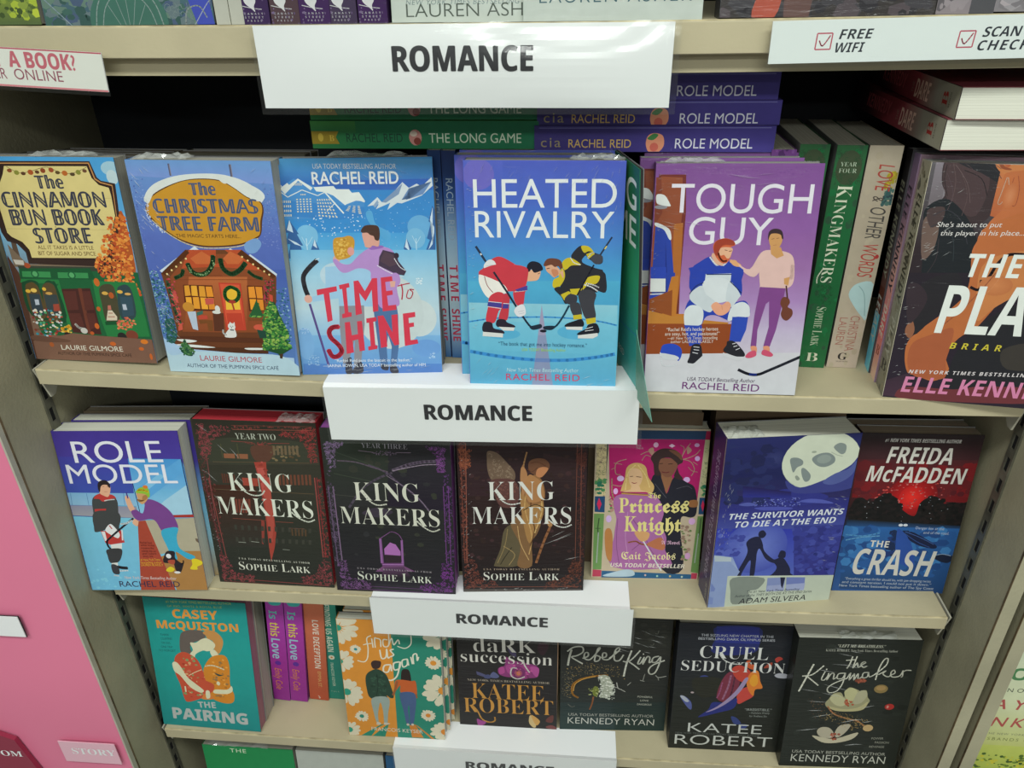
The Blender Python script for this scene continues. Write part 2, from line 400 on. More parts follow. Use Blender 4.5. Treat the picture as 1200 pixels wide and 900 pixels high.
# ------------------------------------------------------------------ cover artwork, in each cover's own coordinates (width = 1000)
ART = {}
ART['again'] = '''
bg #c88838 #c88434 #c48030
P #2a7a66 527,-179 1079,-207 1063,1729 507,1510
P #c88434 -22,-117 525,-145 501,1495 -48,1530
P #2a7c68 300,1387 386,1323 341,1335 111,1508 224,1510
P #2a7c68 521,1294 637,1325 657,1490 511,1494
P #2a7c68 400,1341 423,1330 374,1504 231,1510
P #b87430 637,1325 697,1311 776,1487 657,1490
P #b87430 697,1311 725,1328 894,1502 864,1505
Y #c8c0a8 #2e8c74 5,111 212 37 14
Y #c8c0a8 #2c7c84 160,366 57 17 13
Y #c8c0a8 #2e8c74 -11,526 151 32 14
Y #c8c0a8 #2e8c74 23,918 184 44 14
Y #c8c0a8 #2c7c6c 151,1234 75 24 13
Y #c8c0a8 #2e8c74 6,1427 121 36 13
Y #c8c0a8 #c88434 1024,150 208 30 13
Y #c8c0a8 #c88434 922,496 85 31 14
Y #c8c0a8 #c88434 1002,846 223 49 13
Y #c8c0a8 #c87c30 838,1180 79 26 14
Y #c8c0a8 #c87c30 1001,1393 155 41 13
C 11.4 #d0ccb8 167,506 230,520 269,473 286,348 282,226 327,189
C 9.6 #d0ccb8 240,307 284,292 327,284
C 12.6 #d0ccb8 331,223 337,337
C 12.8 #d0ccb8 358,335 360,222 381,220 414,236 415,323
C 12.6 #d0ccb8 485,232 443,234 444,313 495,293 501,93
C 12.7 #d0ccb8 495,293 528,212 544,290 590,226 601,278
C 10.9 #d0ccb8 719,167 713,271 653,327 578,305
C 14.4 #d0ccb8 401,359 412,465 456,445 470,347 474,453 494,442
C 14.3 #d0ccb8 540,343 504,362 536,413 498,442
C 16.2 #d0ccb8 499,540 434,553 419,626 464,633 498,549 500,621
C 16.1 #d0ccb8 586,499 528,521 530,602 581,580 594,499 554,673 485,741 423,708
C 14.4 #d0ccb8 667,459 616,480 618,560 662,531 667,459 676,539
C 14.4 #d0ccb8 703,430 715,519
C 14.5 #d0ccb8 727,518 726,411 762,391 765,471 781,426
B #3a2a28 300,534 331,497 395,502 399,546 374,593 316,600
B #2a4034 237,692 315,614 380,611 446,679 485,842 500,953 469,973 428,939 426,976 265,987 231,858
D 130 30 8.7,20.2 #345040,#24382c 259,691 446,679 459,918 268,949
C 6.6 #1c2c24 347,667 350,813 326,945
B #8c9890 276,986 448,971 426,1185 409,1321 379,1323 377,1150 356,1037 322,1192 320,1327 299,1309 279,1175
B #b8b0a0 307,1299 343,1316 334,1336 299,1338
B #b8b0a0 380,1304 439,1315 415,1330 378,1333
B #2c2220 600,615 645,586 679,611 689,737 654,785 591,771
B #b4582c 528,747 594,725 686,737 735,744 739,937 719,920 699,884 576,892 575,799 519,877
C 23.0 #8c5434 549,746 520,858 494,934
C 19.9 #8c5434 727,901 734,956
B #44587c 576,892 699,884 727,976 705,1166 680,1302 646,1305 652,1075 636,1095 639,1286 609,1298 590,1136 564,967
E #b8b0a0 623,1316 14.8,15.6
E #b8b0a0 672,1313 14.8,15.6
T g 0.02 #c8c0b0 238,1421 772,1428 47 0 "FRANCOIS KEYSER"
'''

ART['cinnamon'] = '''
bg #3f95cf #7fb8d8 #7a5f50 #80604f
g #4a9bd2 #5aa3d4 -20,-4 1017,-10 992,377 -34,392
E #9fc4d4 966,75 73.1,49.0
E #bcd0d4 963,133 42.0,49.4
P #5c4a3e -65,172 77,390 55,767 106,787 101,534 77,170
B #b0582a 987,397 923,398 851,429 798,562 744,605 746,688 692,731 676,796 713,827 723,880 968,874
P #7c6a58 31,619 146,765 695,763 690,785 37,789
P #3a2a26 77,30 821,27 848,134 873,157 974,176 968,249 953,407 937,478 793,772 158,763 159,679 110,617 37,597 11,535 -7,93
P #c08a52 117,42 814,36 835,141 871,167 951,186 947,259 934,398 784,714 187,721 179,668 136,606 60,576 11,103
P #33231f 125,49 807,44 827,149 865,174 945,193 940,259 929,398 782,721 179,728 170,673 129,612 54,580 22,102
P #d9c784 174,64 792,61 809,139 851,187 920,205 925,259 921,398 785,708 196,717 194,658 154,600 83,565 56,535 48,230 107,180 147,121
E #6e5a3a 446,486 4.4,4.3
S 2.2 #b5a468 64,288 919,277
S 2.2 #b5a468 65,505 878,500
C 3.1 #5c4a34 190,67 279,110 380,94 494,69 590,107 686,106 790,67
E #8a4a2a 206,95 18.4,13.2
E #87873a 256,108 19.4,16.2
E #5c3c28 305,114 18.3,12.2
E #a8542a 362,105 21.5,18.2
E #5f3e2a 412,103 17.1,12.1
E #8c4426 458,93 19.2,17.0
E #9c4a2c 521,88 19.2,17.0
E #5f4a2a 565,105 18.1,12.0
E #b8662c 617,109 21.3,18.0
E #56442c 673,116 19.1,12.0
E #87873a 720,102 19.0,16.9
E #6c4a34 769,92 16.9,11.9
T ds 0.045 #3d3f4c 381,214 586,212 84 0 "The"
T ds 0.045 #3d3f4c 89,350 871,339 104 0 "CINNAMON"
T ds 0.045 #3d3f4c 118,477 827,465 108 0 "BUN BOOK"
T ds 0.045 #3d3f4c 261,606 705,597 106 0 "STORE"
T g 0.012 #6b5230 266,651 699,647 28 0 "ALL IT TAKES IS A LITTLE"
T g 0.012 #6b5230 258,696 706,691 29 0 "BIT OF SUGAR AND SPICE"
P #3c4438 63,780 693,774 693,816 74,821
P #23603a 67,804 1026,809 1056,980 1115,1347 793,1359 108,1313 51,897
P #3d8c52 87,820 312,820 307,864 79,864
P #3d8c52 370,822 609,821 604,862 363,866
E #23603a 186,839 32.0,29.5
E #4f9d5e 186,839 20.6,20.4
E #23603a 477,841 31.6,29.2
E #4f9d5e 477,841 20.3,20.2
D 5 420 8.6,18.3 #cf6e30,#e08a3c,#c4562c,#e79b4a,#b54f2a 856,409 987,397 987,518 982,662 957,874 989,982 812,878 719,989 728,859 676,796 708,710 754,657 787,563 841,521
D 6 40 4.4,8.9 #3a2622 714,731 839,665 900,685 908,748 778,836 691,827
P #55382c 6,704 59,832 60,985 38,1350 75,1562 -10,1566 -14,769
P #c8c0b4 42,733 122,738 121,774 52,769
E #a84f30 143,776 25.1,20.3
P #1f5634 80,799 634,786 658,871 58,875
P #3d8c52 87,820 312,820 307,864 79,864
P #3d8c52 370,822 609,821 604,862 363,866
E #22603a 186,839 32.0,29.5
E #58a468 186,839 20.6,20.4
E #22603a 477,841 31.6,29.2
E #58a468 477,841 20.3,20.2
P #2b7a42 62,881 364,879 370,1246 318,1271 341,1225 323,945 355,911 48,908
B #1d4a30 52,936 92,896 146,886 192,905 194,960 258,892 304,891 335,923 333,1213 67,1165
B #5c4a2c 76,952 123,906 162,911 187,965 181,1173 79,1164
B #5a4a30 211,959 248,909 294,908 320,956 310,1169 193,1172
P #36424a 92,995 179,993 173,1162 79,1164
P #3c4648 212,998 316,995 313,1157 205,1172
E #e0b040 93,973 20.9,13.9
E #e8c060 140,966 25.4,16.2
E #e0b040 227,954 16.1,13.8
E #c89a50 257,987 27.6,11.5
P #b8c0cc 126,1037 159,1036 156,1078 123,1082
P #a04838 267,1071 314,1067 310,1123 258,1127
D 8 90 8.2,14.1 #b84a3a,#e0d8c8,#3a8a98,#d8c080,#50a070,#8a3030,#c8d0d0 74,1119 165,1105 319,1134 291,1330 64,1344 57,1222
S 6.0 #6a4a30 57,1211 301,1201
S 6.0 #6a4a30 59,1277 294,1272
P #4a2a26 368,949 597,938 599,1302 370,1292
P #6e3c2e 500,940 529,940 519,1301 489,1302
P #5c322c 377,966 477,963 463,1108 367,1116
P #5c322c 369,1139 468,1136 475,1243 382,1246
P #5c322c 529,962 591,960 590,1104 514,1112
P #5c322c 516,1134 583,1132 585,1239 516,1265
C 18.8 #c8c4bc 405,1222 427,1250 459,1261
E #c8c4bc 465,1275 28.0,23.9
P #2b7a42 630,872 678,881 966,885 981,1070 987,1306 642,1318 619,1125
B #4c4834 667,947 705,908 772,906 792,965 780,1165 669,1203 661,1046
B #34484c 806,954 849,909 900,908 924,973 908,1150 791,1165
P #38505c 818,997 914,995 899,1139 805,1153
E #d8a850 706,973 24.9,13.6
E #e0b050 827,959 22.5,13.5
E #d8a860 885,974 24.7,10.1
P #b8c0cc 823,1055 852,1054 854,1098 822,1099
P #d8c8b0 697,1106 731,1105 760,1155 753,1183 667,1186
P #c07060 706,1067 729,1066 727,1100 698,1101
S 5.8 #a05840 698,1128 732,1127
S 5.8 #a05840 685,1157 742,1155
P #1c5230 653,1197 752,1189 745,1217 652,1224
D 9 60 6.9,12.6 #d8603c,#d87850,#c85a50,#e09060 749,1200 817,1153 891,1173 896,1229 816,1255 736,1257
E #7e4030 846,1299 48.3,40.2
E #2c2a28 763,1314 37.0,35.6
D 10 30 7.0,11.7 #d8a030,#c88a20,#e8c050 283,1249 362,1235 364,1293 276,1296
E #2a2224 320,1329 30.6,38.7
g #7a5444 #6e4c3e 32,1374 367,1304 1000,1328 988,1521
P #7c5a4a 20,1374 369,1298 642,1318 994,1328 993,1524 13,1526
B #694a3c 33,1327 308,1352 290,1376 44,1373
E #c8682c 662,890 22.5,31.4
E #d0702c 916,835 20.0,17.6
E #d87a2c 933,1348 29.9,19.0
E #c8642c 674,1374 25.6,16.8
E #c8642c 897,1407 20.8,14.4
E #a85a30 167,1398 19.1,19.7
E #c05c2c 526,1293 16.3,14.3
E #c8642c 579,1234 18.5,23.6
E #c0622c 626,1097 16.0,18.5
E #c8642c 962,1469 11.6,26.5
E #b85a2c 753,988 20.3,24.9
T g 0.01 #e2dccb 241,1437 744,1435 39 0 "LAURIE GILMORE"
T g 0.006 #3c2a24 198,1479 806,1477 25 0 "AUTHOR OF THE PUMPKIN SPICE CAFÉ"
'''

ART['crash'] = '''
bg #30282c #54242a #241c1c #2a4a84 #2c5088
g #2c2628 #402428 6,0 1019,-11 1041,238 3,265
g #4c2428 #701c20 0,251 1041,238 1063,658 14,630
D 110 70 23.8,71.5 #602024,#561e24,#741e22 -5,292 1026,280 1051,658 18,659
r #c82020 #78191c 522,616 217,218
r #e03028 #b42020 522,616 109,116
D 111 110 4.8,10.8 #b8605c,#c84c44,#904040 298,452 752,440 822,665 428,763 193,683
B #1e1c1c 27,863 33,673 99,628 193,683 232,624 300,594 389,620 459,733 582,803 605,671 666,612 737,603 798,666 922,676 1048,644 1053,833 1014,937 852,927 430,910 159,919
D 112 150 14.6,31.7 #1c1a1a,#241e1e,#181818 11,688 222,639 321,579 453,704 498,879 56,892
D 113 150 14.6,31.5 #1c1a1a,#241e1e,#181818 592,729 666,612 763,609 859,664 1036,644 1041,892 651,904
D 114 30 2.4,6.1 #a0a4a8,#808890 58,600 901,577 962,865 105,891
g #1e2834 #2c5488 13,856 1029,892 1017,952 16,953
g #2c5c98 #22406c 5,923 1029,922 1124,1628 67,1602
D 115 90 24.7,74.2 #2a5590,#356aa4,#24467c,#3c74ac 14,938 938,925 983,1442 25,1412
C 13.8 #4c84b4 25,1012 177,1023 320,988
C 11.1 #5c90b8 35,1072 154,1039 325,1018
D 116 50 19.7,49.3 #1e2c4c,#24386c 416,970 591,980 579,1177 385,1214
B #2c4c94 465,969 500,953 611,1085 683,1328 521,1271
B #1c2440 588,965 753,1050 839,1108 821,1138 691,1112 578,1040
C 5.5 #44609c 539,967 674,1022 812,1093
C 5.5 #34508c 530,982 658,1068 781,1125
B #1c2438 836,1214 908,1197 1011,1216 976,1287 870,1259
C 7.0 #8ca0b8 836,1214 907,1194 985,1209
E #c8ccd4 485,900 19.6,13.5
E #c8ccd4 526,899 19.6,13.5
T g 0.01 #a8b0c0 620,937 867,942 27 0 "Danger lies at the"
T g 0.01 #a8b0c0 697,983 920,988 27 0 "end of the road."
T B 0.02 #ccc8c0 255,1134 422,1139 68 0 "THE"
T B 0.004 #c4c0b8 145,1432 856,1441 274 q "CRASH"
T g 0.008 #a8b0bc 99,1497 870,1506 26 0 "“Everything a great thriller should be, with jaw-dropping twists"
T g 0.008 #a8b0bc 80,1537 880,1544 26 0 "and constant tension. I could not put it down.”"
T g 0.008 #a8b0bc 60,1576 911,1585 26 0 "New York Times bestselling author of The Spy Coast"
T bi 0.01 #ccc8c4 194,80 821,81 33 0 "#1 NEW YORK TIMES BESTSELLING AUTHOR"
T B 0.004 #ccc8c0 238,281 785,286 156 q "FREIDA"
T B 0.004 #ccc8c0 98,463 932,474 151 q "McFADDEN"
'''

ART['cruel'] = '''
bg #1c1e24 #202226 #22241f #20221f
B #22285c 323,32 693,23 713,201 674,298 452,341 298,301 322,157
P #252c70 323,25 690,22 715,201 327,204
B #343c74 222,596 271,577 312,608 278,651 239,645
B #26261f 172,615 401,603 465,732 294,842 184,764
B #6c2c3c 449,568 507,516 575,561 585,659 551,828 479,883 397,836 409,685
C 17.4 #8c5c74 500,565 487,698 450,850
C 14.5 #502838 537,563 528,729 513,830
C 11.7 #8c4c6c 431,651 417,768 397,836
B #a83c30 504,483 576,447 673,524 660,639 582,627 525,564
B #b04038 575,810 605,725 690,687 727,785 657,856 596,893
B #c4702c 673,524 734,504 765,617 794,698 732,718 721,793 668,721 645,623
B #cc8c2c 689,555 727,553 748,634 716,685 672,638
B #b0502c 621,397 658,387 650,427 714,440 694,490 628,461
B #8c3c2c 812,419 848,401 841,450 780,469
B #9c3830 868,360 902,335 936,357 908,382 885,400
B #262c6c 363,889 479,883 577,827 563,946 438,1004 287,1064 248,1067 332,976
B #8c7c9c 309,1012 406,938 500,831 567,727 629,591 656,606 596,758 505,881 396,972
B #4c5488 62,830 112,835 169,900 176,985 134,953
B #9ca0ac 62,830 98,828 148,884 116,894
B #9c9ca4 884,545 925,519 995,531 994,572 919,573
B #303c70 547,1049 601,1064 647,1130 582,1134
B #303c70 634,1140 713,1144 667,1199
E #a09090 170,782 15.5,10.1
T g 0.01 #a8aab0 196,138 826,130 25 0 "THE SIZZLING NEW CHAPTER IN THE"
T g 0.01 #a8aab0 174,177 843,170 25 0 "BESTSELLING DARK OLYMPUS SERIES"
T sb -0.015 #c0c0bc 201,379 805,378 135 0 "CRUEL"
T sb -0.015 #c0c0bc 47,530 969,524 114 0 "SEDUCTION"
C 10.0 #c0c0bc 376,329 419,391 499,432 575,434
T g 0.015 #909490 663,971 907,964 27 0 "“IRRESISTIBLE.”"
T g 0 #808480 705,1006 892,999 22 0 "—Publishers Weekly"
T g 0 #808480 713,1043 871,1038 22 0 "for Radiant Sin"
T g 0 #5c605c 53,1284 833,1280 21 0 "NEW YORK TIMES AND USA TODAY BESTSELLING AUTHOR"
T g -0.006 #b8bab4 164,1255 843,1249 109 u "KATEE"
T g -0.006 #b8bab4 52,1413 955,1402 118 u "ROBERT"
'''

ART['dark'] = '''
bg #22201f #262424 #242122 #201e1e
B #38242c 822,368 906,399 852,527 795,459
P #4c4c6c 184,770 312,827 297,856 190,816
B #54587c 319,836 356,769 413,821 383,851
B #44486c 269,821 312,809 326,854 268,858
B #443c58 502,441 572,472 585,562 529,529
B #7c3468 407,719 471,678 479,568 543,601 641,631 726,644 797,676 798,805 712,829 641,853 570,829 484,826 413,793
B #96407c 485,677 556,655 584,726 527,786 492,751
B #8c3870 627,668 740,698 712,792 655,814
B #a04884 726,681 811,694 798,805 755,771
B #a04480 414,719 457,698 470,771 420,792
E #6c2c5c 606,762 71.3,74.1
E #94485c 606,771 39.9,44.5
E #b46c44 608,773 20.0,26.0
D 140 14 8.5,17.1 #b4508c,#64284c 514,676 740,661 741,827 513,824
T sb -0.004 #c8c4bc 165,519 782,503 166 0 "daRK"
T sb -0.012 #c8c4bc 33,654 944,652 143 0 "succession"
C 13.1 #c8c4bc 592,707 542,711 534,804 598,846 670,813
C 14.5 #c8c4bc 656,594 670,666 719,755
T sb -0.015 #a89c8c 91,900 919,894 26 0 "NEW YORK TIMES BESTSELLING AUTHOR"
T sb -0.014 #b8843c 131,1130 865,1125 200 0 "KATEE"
T sb -0.014 #b8843c 45,1326 961,1312 192 0 "ROBERT"
C 15.4 #b8843c 129,1221 185,1305 227,1410 300,1451 360,1430 361,1375
B #8c3c7c 175,1414 219,1431 271,1453 233,1499 188,1507
S 3.5 #3c2c24 375,1390 699,1376
B #b8a070 713,1385 728,1325 772,1381 787,1479 758,1491 721,1444
B #b88c4c 735,1325 786,1350 828,1407 787,1459
B #5c302c 903,1352 961,1309 955,1407 889,1402
B #6c3c3c 890,1471 948,1447 1000,1483 978,1505 905,1494
S 7.9 #94765c 995,358 1005,1507
'''

ART['heated'] = '''
bg #5360bc #4866bf #4a84c8 #4aa0cc #68b4cc #62b4cf #5cabcc
E #6a66bc 92,86 97.9,94.9
g #4c5cb8 #4c64be 244,8 1003,6 998,158 242,163
T g 0.006 #dfe3e3 57,291 951,284 175 0 "HEATED"
T g 0.006 #dfe3e3 61,480 942,477 168 0 "RIVALRY"
g #50a8cc #4ca0c8 6,771 994,754 993,918 6,918
g #8cc4d4 #7cc0d4 6,918 988,918 990,1046 4,1048
g #74bcd4 #68b6d2 4,1048 990,1046 991,1269 6,1253
g #64b2d0 #58a4c8 6,1253 987,1269 993,1510 4,1519
C 10.9 #4090cc 2,1053 138,1030 281,1018 519,1009 755,1019 896,1036 990,1058
C 24.3 #3c8ccc 4,1266 182,1295 425,1317 667,1314 859,1288 986,1261
E #58acd0 232,1134 115.8,38.8
E #58acd0 720,1112 123.1,50.5
P #8894b4 491,923 426,1517 574,1518
P #9c98b4 491,923 468,1139 520,1137
P #6a84b8 453,1304 547,1305 552,1333 447,1333
B #c83c48 77,722 135,654 173,616 229,606 330,661 390,698 386,765 358,823 311,834 235,830 105,770
P #4044a0 316,661 339,670 330,737 302,749 246,719 265,709
C 7.6 #e0e0e0 237,715 283,695 316,656
S 14.8 #27344c 63,538 121,631
S 13.1 #27344c 121,631 158,683
S 9.3 #e0e0e0 92,585 99,595
B #dcdcdc 112,664 145,626 182,635 195,682 162,716 125,702
S 2.8 #b0b4bc 124,669 172,659
S 2.8 #b0b4bc 125,685 174,676
B #e0ac88 395,698 422,688 469,687 483,706 465,754 423,764 390,770 376,823 367,746
B #20202c 390,693 399,651 431,631 478,645 498,682 478,697 441,707 422,683 413,698 399,703
S 3.8 #3c3034 464,716 480,708
B #2c2c32 634,675 688,637 678,590 722,534 757,525 794,538 827,570 873,588 879,634 843,644 787,607 769,589 752,636 881,690 906,737 906,832 822,815 703,846 657,856 599,761
B #c8b42c 620,638 669,604 743,650 680,656 639,689
C 5.5 #e0e0e0 674,604 697,637 739,650
B #c8b42c 740,529 785,529 817,561 786,561 759,571
P #c8b42c 773,580 817,561 827,579 788,612
C 5.5 #e0e0e0 783,607 804,575 827,570
B #44444c 801,607 832,579 877,592 875,634 834,644
S 10.8 #27344c 933,468 863,583
S 8.2 #d8c46c 902,527 889,546
B #d8a484 514,649 551,648 588,666 626,713 627,751 598,723 571,738 543,714 519,691
B #c88460 552,686 588,685 598,714 571,733
B #6c4030 501,654 523,616 569,610 610,624 625,666 616,690 597,662 574,667 551,653 515,663
S 4.7 #4c3028 522,679 542,675
B #c83c48 77,722 135,673 237,653 385,670 399,736 367,823 264,830 198,807
B #c83c48 311,824 395,794 381,842 367,931 329,931 306,883
C 5.7 #e0e0e0 311,839 348,833 395,827
P #4c4090 315,824 395,794 397,827 329,835
B #e8e4dc 77,741 96,727 236,787 264,844 207,855 150,886 112,857 81,789
C 4.7 #8c3c40 115,736 132,798 169,846
B #c83c48 145,876 198,841 245,859 244,933 205,973 176,1054 118,1045 134,945
B #c03c48 245,854 278,868 277,913 262,1032 205,1028 225,943
P #46408e 135,908 227,912 225,951 130,940
S 3.9 #e0e0e0 136,908 227,916
S 3.9 #e0e0e0 130,943 223,955
P #46408e 234,923 272,923 270,954 230,955
S 3.9 #e0e0e0 236,919 276,921
B #2a2430 103,1056 156,1055 170,1095 228,1109 232,1134 102,1127
P #d8d8d4 95,1122 232,1131 230,1160 93,1153
B #2a2430 195,1034 243,1031 262,1052 308,1071 305,1087 194,1084
P #d8d8d4 202,1084 310,1087 305,1110 233,1110
C 13.2 #1f2c3c 176,706 264,844 348,980 424,1084 481,1073
B #1f2c3c 410,1079 443,1068 486,1059 491,1085 434,1101
B #dcdce0 324,941 367,923 384,960 381,995 338,1011 308,976
S 2.9 #b0b4bc 334,976 376,965
S 2.9 #b0b4bc 338,991 376,982
P #2c2c32 607,704 680,665 762,654 881,681 906,737 872,795 851,833 767,825 721,817 646,789
B #c8b42c 567,752 599,733 607,704 620,675 639,703 636,751 600,804 563,800
P #d8a484 607,704 627,685 633,727 628,742
B #c8b42c 774,749 810,724 865,723 848,771 793,782 758,816
P #303038 572,814 628,799 684,827 629,862
B #2c2c32 572,814 618,799 703,836 694,875 649,915 620,867
P #c8b42c 615,852 665,827 684,837 639,891
P #c8b42c 674,813 757,806 731,855 684,846
B #3a3a42 643,876 675,846 722,860 718,904 682,919 649,905
C 7.5 #e0e0e0 756,779 812,796 855,824
C 7.5 #e0e0e0 779,772 830,784 863,800
B #3e3e44 677,919 732,904 753,952 754,992 702,993
B #3e3e44 730,836 795,815 846,843 835,911 848,1004 787,1016 752,942
P #c8b42c 699,993 754,984 759,1016 703,1023
P #c8b42c 783,1016 848,1004 851,1039 792,1055
B #1e2028 657,1053 708,1032 759,1019 766,1071 652,1074
P #d8d8d4 652,1074 764,1071 762,1096 657,1092
B #1e2028 739,1112 785,1086 803,1055 859,1049 869,1119 739,1130
P #d8d8d4 735,1132 866,1113 867,1134 835,1152 735,1154
S 3.9 #e0e0e0 785,1086 832,1070
S 3.9 #e0e0e0 781,1101 837,1091
C 9.2 #1a1c28 825,649 765,768 722,855
C 12.4 #1c3c50 672,924 632,1004 581,1075 520,1077
B #1c2c3c 505,1075 557,1068 586,1075 558,1098 510,1095
E #1c1c28 503,1107 22.9,10.1
T g 0.012 #24506c 200,1217 797,1217 27 0 "“The book that got me into hockey romance.”"
T g 0.012 #a0c848 359,1254 656,1251 21 0 "USA TODAY Bestselling Author"
T it 0 #b8dce4 254,1409 747,1401 28 0 "New York Times Bestselling Author"
T g 0.02 #cc4468 249,1471 754,1466 47 0 "RACHEL REID"
'''

ART['kingm'] = '''
bg #20231f #232622 #242722 #20241f
D 160 30 17.0,48.6 #272b26,#1e211d 53,86 957,60 993,1298 88,1335
C 14.1 #c0bfb0 152,272 118,385 64,568
C 11.3 #c0bfb0 237,285 155,383 73,402
C 11.4 #c0bfb0 110,401 163,448 218,498
C 9.9 #c0bfb0 255,348 235,429 261,436 290,379
E #c0bfb0 264,324 6.1,8.0
C 9.9 #c0bfb0 288,363 280,436 307,370 332,370 334,426 366,393
C 9.9 #c0bfb0 417,359 369,368 364,417 407,415 423,359 415,472 378,554 318,573 299,524 352,466 444,414
C 10.0 #c0bfb0 444,414 466,357 465,430 498,364 502,428 528,363 537,419 569,386
C 9.9 #c0bfb0 605,345 570,354 571,402 607,393 611,345 625,392 664,367
C 11.3 #c0bfb0 664,367 740,269 746,198 717,207 690,302 680,423
C 9.9 #c0bfb0 695,366 749,324 730,357 772,387 800,371
C 9.9 #c0bfb0 788,371 826,346 815,314 794,339 809,386 868,376 889,320
C 9.9 #c0bfb0 888,315 893,376 882,384
C 9.9 #c0bfb0 886,336 912,314 955,313
C 11.2 #c0bfb0 457,183 445,263 427,308
C 8.4 #c0bfb0 409,224 487,214
C 9.8 #c0bfb0 493,179 476,301 504,248 517,292 545,275
C 9.8 #c0bfb0 538,268 571,246 557,235 536,260 560,294 588,277
E #6c3828 561,435 49.2,22.8
D 161 14 4.9,11.1 #94503c 519,420 605,417 598,449 537,460
E #7c6840 741,518 56.7,46.0
E #94784c 740,510 39.4,26.2
E #9c2c28 843,711 39.8,33.5
E #b8786c 828,712 10.0,16.8
B #8c8868 327,638 357,580 417,569 450,618 452,552 483,510 549,532 576,548 624,538 646,611 669,660 607,745 535,764 422,768 329,738 303,689
B #a8a480 334,638 370,587 422,602 482,666 452,717 387,703
B #a8a47c 446,552 496,514 551,549 549,614 503,682 462,617
B #9c987c 554,565 612,538 640,595 597,679 535,681
B #a49c74 327,721 457,750 580,729 656,660 632,744 536,773 397,769
D 162 18 5.0,15.0 #9c4c34,#7c3c28 455,650 542,647 540,714 477,716
B #a49c88 276,995 310,959 375,965 421,1023 416,1076 339,1079 290,1046
B #a49c88 428,1023 460,936 546,916 541,967 500,1038 454,1074
B #b0a890 240,1056 379,1086 456,1083 623,1007 585,1086 451,1135 334,1131
D 163 18 5.1,15.3 #9c4c34,#844434 370,1025 472,1022 471,1100 407,1102
C 13.2 #9c6c48 327,721 389,803 497,850 603,880 677,945
E #b09468 702,954 43.0,37.9
D 164 150 2.5,6.3 #8c7444,#7c6440,#a48c5c 240,825 387,786 593,812 704,876 665,946 569,983 351,889
D 165 50 2.5,5.0 #6c4c38,#5c4834 140,645 288,623 341,822 249,893
T si 0.01 #b0b0a0 321,88 706,86 28 0 "“LEFT ME BREATHLESS.”"
T sb -0.01 #a0a094 230,134 812,129 24 0 "KATEE ROBERT, New York Times Bestselling Author"
T g 0 #8c8c80 751,1083 852,1079 23 0 "POWER"
T g 0 #8c8c80 786,1127 905,1126 23 0 "PASSION"
T g 0 #8c8c80 747,1178 875,1176 23 0 "REVENGE"
T g 0 #a0a094 92,1260 897,1267 32 0 "USA TODAY BESTSELLING AUTHOR"
T g -0.006 #b8b8ac 91,1362 907,1364 83 u "KENNEDY RYAN"
'''

